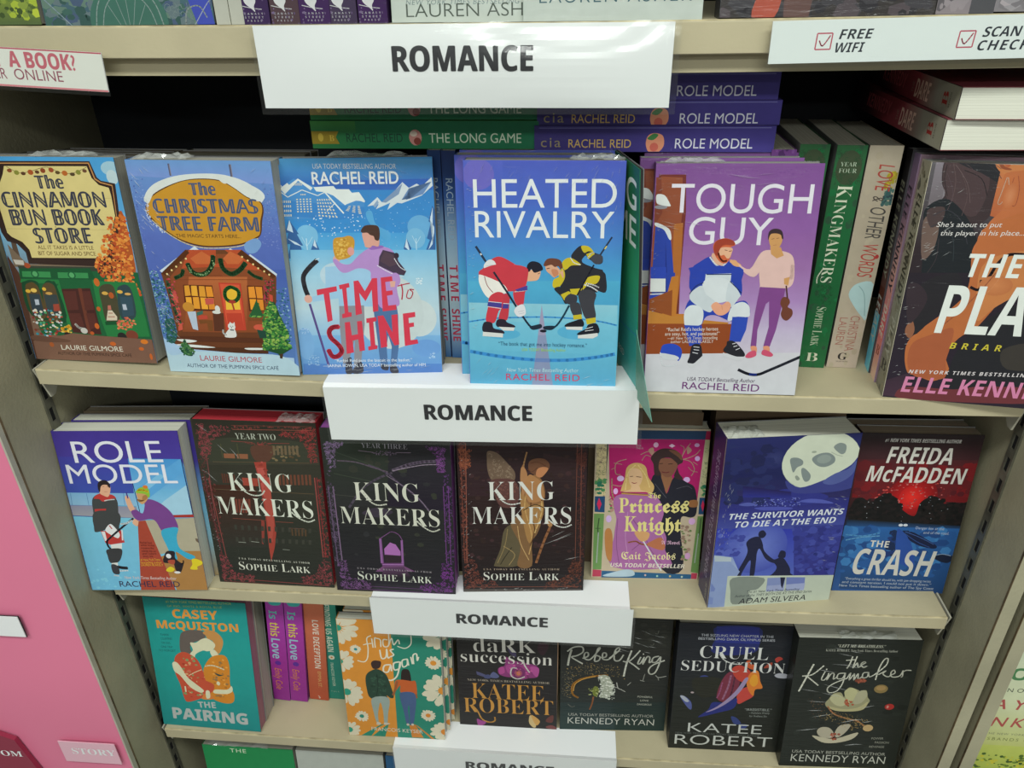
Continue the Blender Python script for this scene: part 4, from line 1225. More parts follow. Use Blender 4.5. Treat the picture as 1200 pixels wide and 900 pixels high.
ART['rolem'] = '''
bg #45368a #4a3c98 #4050a8 #70b4d0 #78bcd4 #70b4d0
g #43338a #483c94 1,-2 1003,10 1015,264 1,286
g #43419c #3c50a4 4,222 583,249 567,561 -4,553
g #4690cc #6cacd8 561,243 989,251 1040,523 552,522
g #6cb0d8 #8cc0dc 552,522 1040,523 1010,770 526,769
P #5aa0d4 575,522 972,251 989,251 1005,353 595,655 559,601
P #a0c8dc 647,756 788,628 994,483 999,763 833,770
P #7cb8dc 598,522 788,379 829,405 611,575
g #7cacd0 #8ab4d0 -4,553 549,561 543,681 -2,669
S 3.8 #4c78a8 27,560 16,669
S 3.8 #4c78a8 158,560 154,672
S 3.8 #4c78a8 462,561 451,673
g #8c8ca0 #9a98a0 -2,673 543,681 544,796 -1,768
S 7.7 #3c5c9c -2,772 485,796
S 7.7 #5aa0c8 193,667 543,684
g #78bcd4 #68b0d0 0,778 532,796 382,1558 -64,1558
S 6.2 #24345c 556,469 562,735
S 8.5 #24345c 989,251 998,770
g #78bcd4 #70b4d4 -2,775 531,803 427,1521 6,1521
D 50 40 7.3,17.0 #80c4da,#70b4d0 -29,1236 422,1294 406,1499 11,1499
P #aca48c 588,817 1012,791 1010,1123 795,1116 644,1151
P #a87a44 795,1116 1011,1116 1007,1514 735,1521 638,1180
P #a44634 527,824 593,817 723,1521 420,1521
P #a4342c 828,766 1005,761 1001,788 823,790
P #6c5c4c 978,990 1001,997 1000,1039 980,1018
B #424444 190,627 237,574 298,561 351,587 396,627 380,762 357,899 331,913 253,885 172,926 146,912 173,762
B #b83c38 207,607 263,563 366,574 393,611 371,607 282,638 252,614
C 8.9 #d8d8d4 290,630 333,621 378,617
P #b83c38 194,708 289,704 274,773 184,773
B #dca888 272,521 292,481 353,468 367,501 351,561 327,594 294,581 269,561
B #2c2426 263,521 272,468 301,442 342,440 367,469 363,508 352,501 344,482 310,481 288,501 272,547
S 3.8 #4c3430 303,497 318,497
S 3.8 #4c3430 338,497 353,497
S 3.8 #b06c5c 308,545 335,545
B #424444 184,735 152,912 191,924 250,899 283,857 345,899 388,749
P #b83c38 198,919 368,906 378,1031 253,1052 214,1038
P #d8d8d8 202,926 233,924 232,1010 215,1017
P #d8d8d8 374,906 384,913 370,1010 358,1010
B #dcdcdc 253,885 296,851 333,899 352,954 327,989 274,954 240,919
S 9.1 #b83c38 281,864 298,899
C 16.7 #2c2c34 497,796 384,885 268,982 229,1024 235,1080 266,1108
C 15.5 #d8e0e4 379,851 428,844 481,817
P #d8d8d4 253,1052 353,1038 341,1094 254,1108
B #3c3c3e 213,1101 335,1094 318,1179 277,1230 215,1234 205,1165
P #d8d8d4 221,1237 277,1230 274,1273 227,1265
B #3c3c42 218,1251 269,1265 271,1345 218,1338
C 29.6 #3c3c42 268,1273 302,1283 350,1287
C 10.9 #d8d8d8 219,1360 261,1367
C 10.8 #d8d8d8 277,1316 351,1312
B #dca888 481,844 501,803 537,803 517,872
B #dca888 467,594 497,588 513,654 525,715 487,728 470,668
S 10.1 #44307c 487,554 490,608
B #764488 491,735 537,715 583,749 616,668 610,641 662,615 748,655 825,749 854,886 788,886 716,924 680,831 637,803 528,817
B #c89868 566,568 584,535 637,562 658,601 606,661 575,641
B #a87848 562,614 586,641 624,628 653,601 646,575 614,588 601,628 574,644
B #8cb83c 566,555 586,522 625,502 670,511 678,562 664,601 636,568
C 17.6 #e0c030 582,535 620,528 669,548
E #d87830 652,502 20.9,16.1
B #3ca4c4 703,927 788,886 852,893 824,983 835,1095 943,1166 926,1194 878,1194 793,1123 793,1194 754,1208 729,1081
B #d8c42c 913,1201 950,1194 1000,1223 989,1252 949,1273 944,1302 885,1295 910,1252
B #2a2428 692,1151 722,1116 781,1123 776,1187 822,1237 845,1209 829,1266 792,1338 760,1309 749,1237 700,1237 667,1223
E #dcdcdc 723,1166 21.7,23.1
E #2a2428 683,1201 14.5,14.5
B #a84c38 712,1208 767,1206 752,1251 713,1237
E #dcdcdc 769,1331 26.8,11.8
B #d8c42c 679,1302 718,1273 751,1295 727,1324 685,1321
C 9.4 #2a2428 807,1251 836,1237 839,1209
T g 0.006 #5c2420 508,1041 603,1045 20 0 "Rachel Reid"
T g 0.006 #5c2420 506,1066 623,1069 20 0 "writes hockey"
T g 0.006 #5c2420 504,1095 612,1097 20 0 "romance like"
T g 0.006 #5c2420 504,1123 624,1126 20 0 "nobody else can"
T g 0.006 #5c2420 505,1151 622,1151 20 0 "and I adore"
T g 0.006 #5c2420 506,1177 590,1177 20 0 "every one"
T g 0.01 #e0a838 476,1215 645,1211 22 0 "#1 New York Times"
T g 0.01 #e0a838 474,1241 654,1240 22 0 "bestselling author"
T g 0.01 #e0a838 471,1266 661,1266 22 0 "LAUREN BLAKELY"
T it 0 #d8c4c0 304,1396 749,1408 30 0 "New York Times Bestselling Author"
T g 0.012 #38304a 248,1477 767,1481 57 0 "RACHEL REID"
T g 0.004 #dedee6 131,279 844,276 188 0 "ROLE"
T g 0.004 #dedee6 45,468 928,468 171 0 "MODEL"
B #2c2426 263,521 272,468 301,442 342,440 367,469 363,508 352,501 344,482 310,481 288,501 272,547
'''

ART['shine'] = '''
bg #3f86bd #3a74be #4a9ad2 #a4cfe0 #b8d4e0 #6ea8d4 #5a8cc8
g #4c94c4 #3565b4 -14,0 997,12 996,201 -20,189
g #3560b0 #3c70bc 190,146 990,137 992,275 535,353
g #3c84c4 #3c8ccc -12,198 1000,210 1009,491 -10,478
g #4a9cd4 #68b4dc -10,478 1009,491 1009,684 -5,671
P #4a8cc8 -11,189 90,127 250,192 325,193 541,279 533,372 -18,393
P #3c82c4 -20,263 538,316 533,372 360,398 -14,365
P #dce2de 214,183 345,177 361,198 445,199 462,222 509,218 546,279 485,273 408,300 339,239 285,216 229,210
P #dce2de -6,189 45,154 57,167 118,127 209,187 193,203 118,141 22,226
S 5.6 #dce2de -8,208 38,245 137,200 236,238 285,216
S 9.3 #dce2de 285,216 397,356
S 4.7 #dce2de 348,285 286,341
S 5.6 #dce2de 408,300 477,259 541,283
S 4.6 #dce2de -7,157 9,180
P #cfd8dc 557,311 628,252 653,285 713,244 798,158 838,195 891,168 922,187 991,128 995,183 919,246 784,295 756,290 687,336 709,290 612,330 633,298
P #7c94b4 653,285 798,167 770,235 681,289
P #6c8cb8 837,199 786,272 885,191 843,264 931,191 989,156 929,237 814,273
P #8ca4c0 595,307 626,270 634,289 608,321
K #e0d4b4 6 2 .6 87,154 147,155 145,175 84,174
K #e0d4b4 4 1 .6 125,226 162,226 161,239 123,239
K #d9d2b8 5 4 .5 -4,267 62,268 55,386 -13,386
K #d9d2b8 5 6 .5 93,257 201,256 199,353 89,352
K #d9d2b8 6 6 .5 228,261 318,259 370,396 229,382
K #d9d2b8 3 5 .5 435,307 520,308 538,372 408,340
D 33 60 2.8,5.7 #cfe0ee 71,366 534,362 504,485 224,519
D 34 60 1.9,3.8 #a8d0ea 546,334 975,247 959,528 665,621 482,523
B #7ab8dc 78,460 139,428 202,462 203,538 138,605 76,556
B #58a4d4 544,353 583,344 604,429 695,487 671,544 566,428
E #68a8d4 897,451 83.7,77.9
E #78b4d8 864,527 65.0,69.1
S 5.8 #bcdcea 130,518 129,644
S 2.9 #bcdcea 130,576 101,508
S 2.9 #bcdcea 133,566 173,509
S 4.8 #bcdcea 866,527 865,634
S 2.9 #bcdcea 866,566 841,508
S 2.9 #bcdcea 865,566 898,513
P #38649c 29,394 -10,478 14,479 -10,555 19,555 -7,652 108,658 85,566 104,566 70,489 84,489
P #c8dcea 31,394 7,460 47,479 42,441
P #c8dcea 5,517 63,546 94,571 48,556
P #c8dcea 14,594 68,624 103,658 48,633
P #38649c 185,524 153,596 168,596 155,669 213,666 205,606 211,596
P #c8dcea 185,524 171,567 197,586
P #38649c 802,526 778,594 787,603 767,662 841,667 825,604 831,594
P #c8dcea 802,526 788,584 820,614
P #38649c 986,312 956,414 970,424 940,528 959,538 926,615 992,645 1003,340
P #c8dcea 988,321 966,405 992,453 990,491 946,605 976,567
g #78b8dc #a8cfdf 14,594 1003,606 1006,843 -5,830
g #a0cade #bcd2d8 -10,790 1008,803 999,1067 -3,1054
g #b4cfdc #88b8dc -8,1012 1001,1026 1000,1255 -5,1242
g #7cb0da #6090cc -5,1200 1002,1213 998,1498 6,1490
E #c8d4d4 849,1086 129.3,135.1
E #c4d0d0 653,1042 237.9,268.7
E #b8d0dc 313,774 116.6,89.8
E #6c9cd4 896,1307 101.0,64.3
E #7aaad8 43,1264 60.3,117.7
g #5684c4 #5078bc 10,1414 996,1427 998,1498 6,1493
C 33.1 #45454c 189,666 124,722 81,781 84,861 98,912
S 16.1 #5c4c86 104,973 189,1427
S 4.9 #d0e0e8 175,664 204,655
P #9cc4e0 237,714 543,698 572,817 558,999 306,991 307,935 127,958 121,922 222,903
P #8c8c94 306,991 479,988 473,1122 422,1420 370,1430 393,1237 330,1418 295,1418 296,1141
P #50709c 540,979 703,970 711,1063 700,1294 668,1467 627,1466 650,1293 631,1208 614,1293 613,1444 562,1443 551,1207
B #3c3c48 317,1396 355,1370 356,1419 354,1490 308,1489
B #3c3c48 391,1419 428,1409 431,1485 354,1490
B #3c3c48 563,1432 614,1433 611,1471 571,1465
B #3c3c48 629,1439 670,1439 686,1491 632,1490
E #dca898 320,661 24.1,24.5
B #b48cc8 294,675 315,661 351,691 408,696 471,638 553,586 649,582 713,622 743,750 715,869 727,981 676,1001 587,1000 543,817 539,747 463,726 383,755 336,745
B #9468b4 544,581 592,572 636,573 639,587 561,601
B #d8a090 509,485 517,561 524,581 553,586 573,572 611,577 617,524 571,485
B #4c342c 501,470 527,439 575,433 617,443 626,486 616,536 591,533 583,509 560,500 542,485 509,485
E #d8a090 565,528 9.6,17.3
B #c89438 308,540 329,516 378,512 417,503 448,522 449,570 423,638 373,662 324,661 305,617
D 35 60 5.7,11.5 #d8a848,#b88430,#e0b85c 318,530 434,517 435,609 344,656 311,607
E #dc9c94 421,609 23.1,29.2
P #46384a 638,602 713,622 731,642 738,681 787,750 770,780 713,769 601,709 610,650
P #54404c 647,611 712,641 727,700 677,719 613,679
C 4.9 #e4e4e8 591,708 656,749 731,784 765,788
C 4.9 #e4e4e8 711,661 745,720 782,745
E #382c38 727,642 17.3,19.5
E #b48cc8 710,809 33.2,50.0
P #dca898 670,818 709,819 701,859 672,861
E #dca898 98,937 27.5,28.6
P #d23c50 162,872 301,849 302,884 247,895 251,1093 215,1106 207,903 162,913
P #d23c50 318,842 388,827 391,857 368,863 366,1036 388,1038 386,1067 320,1079 321,1050 341,1043 338,869 321,872
P #d23c50 421,815 454,810 493,887 550,797 584,795 575,1030 538,1036 541,877 492,958 453,898 461,1047 416,1059
P #d23c50 609,793 687,784 690,817 638,824 640,888 683,883 684,914 643,921 647,992 702,986 702,1022 606,1033
C 34.8 #d23c50 291,1141 246,1145 218,1176 228,1224 273,1272 294,1321 265,1358 224,1361 199,1309
P #d23c50 334,1110 370,1105 375,1205 419,1197 420,1103 455,1099 459,1318 420,1325 418,1235 377,1245 379,1333 327,1343
P #d23c50 486,1083 557,1073 557,1102 534,1108 535,1281 550,1284 547,1308 483,1319 483,1291 502,1286 503,1114 486,1116
P #d23c50 567,1066 607,1062 663,1188 664,1060 707,1055 704,1278 671,1285 619,1166 619,1293 573,1301
P #d23c50 744,1051 830,1040 830,1075 782,1083 782,1121 817,1116 817,1146 785,1152 787,1247 835,1241 840,1272 744,1289
C 8.9 #c43c50 747,839 753,890 744,951
C 6.9 #c43c50 721,854 776,840 806,835
C 7.0 #c43c50 793,880 778,931 804,941 823,901 803,878 832,881
D 36 30 2.9,5.8 #d8e8ee 847,801 896,801 893,841 844,841
D 37 24 3.0,6.0 #a8c8e8 26,1148 76,1148 71,1190 21,1190
D 38 24 3.0,6.1 #a8c8e8 915,1340 955,1340 953,1383 912,1383
D 39 40 3.0,5.1 #a0c4e4 53,1350 134,1351 126,1426 44,1425
T g 0.012 #dfe6ee 238,1404 789,1405 22 0 "“Rachel Reid puts the biscuit in the basket.”"
T g 0.012 #dfe6ee 150,1442 883,1443 22 0 "—SARINA BOWEN, USA TODAY bestselling author of HIM"
T g 0.015 #c4ccd4 222,65 763,72 31 0 "USA TODAY BESTSELLING AUTHOR"
T g 0.03 #d8dcdc 211,165 773,166 77 0 "RACHEL REID"
'''

ART['survivor'] = '''
bg #24285a #22264f #2e3078 #4c58a4 #4a54a0 #b8c0b4
g #282c60 #1e2250 -3,-5 1003,-6 1031,360 7,303
r #363c6c #24285a 367,188 97,86
g #1e2250 #2c2a5c -4,302 1031,360 1012,562 5,503
D 100 40 21.1,63.4 #262c5c,#20244c 14,61 396,81 462,581 43,556
B #303480 386,500 489,455 714,493 833,551 622,616 418,578
B #5058a0 144,577 218,560 287,586 211,594
B #4a50a4 269,614 378,608 557,625 537,644 349,639
B #5058a8 616,577 679,555 791,568 886,606 774,599
D 101 120 3.3,7.7 #7880c0,#1c2048,#5860b0 238,542 610,538 622,616 255,594
E #b8c0b0 727,226 295.9,252.3
E #c6ccb8 726,220 293.6,249.6
B #3a3f80 479,379 598,448 764,395 844,349 961,269 1022,187 1069,387 976,483 716,506 537,483
B #505a94 766,408 853,337 945,305 998,234 994,333 930,404 836,437
B #7c8684 488,194 538,185 585,212 588,249 550,271 529,313 507,269
B #7c8684 653,203 695,163 769,155 824,194 827,243 767,277 700,261
E #8c9690 745,208 54.4,37.4
B #7c8684 585,285 611,281 663,339 660,389 628,397 599,348
B #8c9488 546,351 560,340 587,372 566,384
B #808a86 803,103 842,75 893,95 898,156 869,172 819,133
E #98a090 660,143 19.4,9.9
C 4.6 #a0a898 790,150 837,177 883,191
g #242050 #2c3080 158,411 537,483 544,534 169,512
g #3038a0 #5060b0 -44,785 994,850 1016,1323 46,1257
g #343a84 #30307c 603,799 1010,811 1075,1327 672,1285
r #6c7cc4 #4450a4 324,983 251,249
D 103 90 15.9,45.4 #2c3078,#363c8c,#404898 584,824 989,823 1023,1295 691,1258
D 104 40 13.4,33.5 #3c4494,#5460b0 0,788 246,803 198,1071 24,1032
B #20223c 337,835 366,824 393,859 380,892 353,897 332,869
B #20223c 245,937 279,892 340,883 375,946 395,1015 442,1073 500,1126 486,1146 417,1099 359,999 342,1039 344,1108 345,1263 311,1268 298,1105 248,1214 236,1262 207,1260 212,1197 255,1075 264,1007
B #20223c 520,1058 533,1027 569,1040 577,1082 566,1102 519,1092
B #20223c 493,1111 554,1094 625,1197 639,1254 666,1288 486,1281 450,1273 489,1258 519,1183 438,1087
g #8494bc #98a8c8 8,1038 152,1068 212,1197 149,1252
P #8494bc 2,1037 82,1050 225,1212 206,1256 149,1256 148,1580 -7,1556
P #a8b4bc 3,1044 141,1067 145,1109 14,1100
P #b4bcac 131,1251 1003,1299 997,1570 136,1582
P #7c88b4 459,1292 604,1295 611,1432 464,1429
P #6c78b0 613,1295 768,1306 775,1436 628,1433
P #949cc0 469,1371 608,1367 611,1432 464,1429
P #98a0c4 623,1368 776,1364 775,1436 622,1433
B #7c847c 174,1272 429,1290 396,1395 317,1419 351,1509 202,1542 171,1408
P #a8b0a4 604,1295 613,1295 628,1441 618,1440
P #20223c 563,1292 604,1295 596,1409 580,1379
P #6c7cb0 5,1311 45,1371 37,1399 7,1397
P #7484b4 1,1447 37,1464 37,1530 2,1528
S 3.9 #d0d4c4 143,1252 766,1294
T it 0 #2c3038 307,1435 740,1434 24 0 "The #1 New York Times Bestselling"
T it 0 #2c3038 212,1472 844,1463 24 0 "Author of the THEY BOTH DIE AT THE END Series"
T it 0.012 #24242c 247,1542 802,1538 54 0 "ADAM SILVERA"
T bi 0 #d0d4dc 83,709 979,711 53 0 "THE SURVIVOR WANTS"
T bi 0 #d0d4dc 136,786 927,787 54 0 "TO DIE AT THE END"
'''

ART['tough'] = '''
bg #7c4e8e #80548f #8a5a9a #94689f #a480b4 #bcb0c8 #c8c2cc #cfcdd0
g #7a4c8c #8a5a9c 7,19 1003,15 1043,416 8,424
D 40 60 3.4,8.5 #7f5391,#75488a 247,23 987,23 994,73 252,74
P #6e3028 18,66 182,66 197,298 191,733 203,1118 -30,1123
P #8c4a30 32,78 162,83 175,298 154,715 -8,736 4,370
P #a8642c 128,369 184,360 191,733 179,933 144,953
P #7c3c2a 2,83 33,83 52,299 13,370 3,352
E #8a8a90 41,264 40.3,12.3
B #d8dcd8 8,194 27,184 62,194 92,238 97,259 40,251 13,238
P #28409c 14,388 58,379 111,441 136,604 167,828 118,944 23,936 9,717
B #d0d4d4 12,360 57,374 104,405 118,459 104,464 68,405 14,381
P #1e3080 81,459 108,707 118,944 107,944
P #d4d8d4 2,722 98,721 102,805 4,807
P #2a44a8 -3,643 96,642 101,716 2,717
P #d0d4d0 2,719 98,718 100,805 4,807
S 4.7 #20305c 4,812 101,808
S 7.5 #d0d4d0 5,823 99,818
P #2a44a8 2,829 100,823 100,848 3,854
P #28409c 100,679 155,678 165,771 110,810
P #b8742e 135,706 179,696 181,952 291,950 296,1018 82,993
P #8c4a24 4,855 146,791 152,967 4,927
P #b87a34 -5,929 154,970 218,961 238,980 524,1004 515,1014 -3,1022
P #8c4420 -3,1022 543,1013 545,1220 0,1235
g #c8c6cc #ccced2 -5,1235 1081,1197 1091,1540 -2,1510
T g 0.004 #dcd8e0 100,297 954,298 175 0 "TOUGH"
T g 0.004 #dcd8e0 224,494 735,496 170 0 "GUY"
B #2840a4 265,640 298,612 374,570 458,610 518,591 560,654 587,784 569,831 492,776 398,731 313,788 271,826 251,695
P #d8a88c 374,570 381,547 455,582 455,633 405,620
C 9.0 #d8dce0 366,574 405,620 442,636 475,605
B #c8603c 390,547 381,502 400,470 451,454 501,469 517,496 492,510 486,537 497,564 475,610 440,610 411,583
B #dcaa88 415,537 431,515 465,510 502,518 500,546 490,577 473,582 453,560 431,564
B #9c3c28 386,529 389,488 413,464 460,456 506,473 512,496 491,499 460,496 434,506 420,537 414,565 400,560
C 12.5 #a84c30 416,546 428,578 452,601 474,596
S 3.6 #5c3428 454,528 472,532
S 4.5 #6c3428 481,537 499,533
E #d8a070 514,602 22.9,11.0
B #d8a070 491,591 518,595 565,622 549,636 512,623
B #d8b4ac 547,618 621,649 679,544 738,525 818,533 873,560 895,632 896,742 831,780 716,782 697,662 653,699 597,677
P #c8945c 732,507 797,507 821,560 780,579 742,552
B #c8945c 716,445 726,418 759,409 791,422 801,471 781,516 756,525 731,498
B #38282c 715,463 713,418 732,396 766,393 794,409 806,453 797,453 788,431 761,422 727,427
S 2.6 #4c342c 735,458 751,453
S 2.6 #4c342c 764,453 781,450
S 2.7 #a86c4c 748,496 769,493
B #d8b4ac 692,616 863,614 876,724 829,769 705,768 695,754
C 26.8 #d8b4ac 880,614 885,687 879,705
P #c8945c 839,706 873,696 871,752 844,743
B #2840a4 250,677 265,640 558,636 576,728 573,784 532,729 414,712 334,722 259,789
P #c8d0d4 349,685 509,678 509,766 347,769
S 6.4 #20305c 354,687 514,684
B #2840a4 248,874 317,835 415,910 546,869 617,859 652,934 603,983 532,994 437,957 374,968 335,1037 240,1000
B #d0d6d8 336,741 395,703 505,729 532,822 483,866 411,867 351,806
B #c4ccd0 265,808 329,760 361,816 429,871 407,929 380,934 323,902 264,855
B #c4ccd0 505,729 576,812 570,840 531,898 502,880 488,832
C 5.6 #20305c 257,817 293,765 340,741
C 5.5 #20305c 505,729 554,775 585,807
B #e0a080 400,896 429,867 467,885 501,863 525,884 516,927 478,956 436,948
S 1.9 #b07050 467,890 474,918
B #d0d6d8 234,932 268,893 322,897 353,930 354,997 334,1027 251,1031 235,1000
B #d0d6d8 531,898 591,864 638,887 650,934 642,963 565,964 540,989 513,985
P #2c48ac 237,1027 352,1029 361,1134 346,1164 281,1171
P #2c48ac 542,965 642,965 637,1050 610,1134 537,1135
B #23232a 299,1166 350,1159 368,1214 367,1254 310,1296 277,1286 287,1246
P #c8c8cc 277,1291 319,1295 375,1234 376,1274 303,1326 281,1307
S 4.8 #d0d0d4 309,1175 347,1179
S 4.8 #d0d0d4 311,1195 347,1199
S 4.8 #d0d0d4 305,1215 341,1222
B #23232a 527,1131 573,1135 641,1207 639,1237 583,1234 506,1201 521,1160
P #c8c8cc 503,1211 593,1238 641,1237 641,1257 605,1268 510,1240
S 4.8 #d0d0d4 558,1150 579,1144
S 4.8 #d0d0d4 568,1169 592,1161
S 4.8 #d0d0d4 584,1191 610,1178
P #7c4484 696,763 856,770 849,855 827,1046 800,1162 759,1160 780,1028 764,856 744,875 710,1049 714,1166 677,1162 681,953
B #d89070 677,1167 714,1164 720,1205 701,1216
B #d89070 759,1163 796,1162 802,1203 772,1194
B #c8506c 650,1237 668,1207 703,1191 718,1205 717,1230 677,1246
B #c8506c 752,1210 762,1185 799,1194 828,1218 813,1233 766,1224
B #6c3c2c 838,841 854,826 882,835 894,863 884,892 913,910 918,948 891,982 863,973 846,940 850,902 835,874
S 9.1 #4c2c24 858,752 875,835
B #2848b4 97,1200 113,1165 178,1158 227,1187 235,1237 215,1278 193,1238 103,1230
B #c8ccd0 98,1225 203,1243 214,1268 139,1270 110,1260
C 5.9 #d8dce0 101,1261 118,1311 171,1315 207,1303
C 5.8 #d8dce0 93,1220 102,1281
C 19.4 #20222c 612,1328 680,1357 745,1360 824,1323 1034,1213
C 15.6 #28409c 689,1359 736,1361
T g 0.01 #e0d4c8 125,1072 458,1059 24 0 "“Rachel Reid's hockey heroes"
T g 0.01 #e0d4c8 118,1102 470,1091 24 0 "are sexy, hot, and passionate!”"
T g 0 #d8c8bc 134,1130 460,1118 20 0 "—#1 New York Times bestselling"
T g 0 #d8c8bc 157,1153 436,1145 20 0 "author LAUREN BLAKELY"
T it 0 #4c3c54 284,1417 731,1419 27 0 "USA TODAY Bestselling Author"
T g 0.02 #6c3070 254,1477 763,1482 50 0 "RACHEL REID"
'''

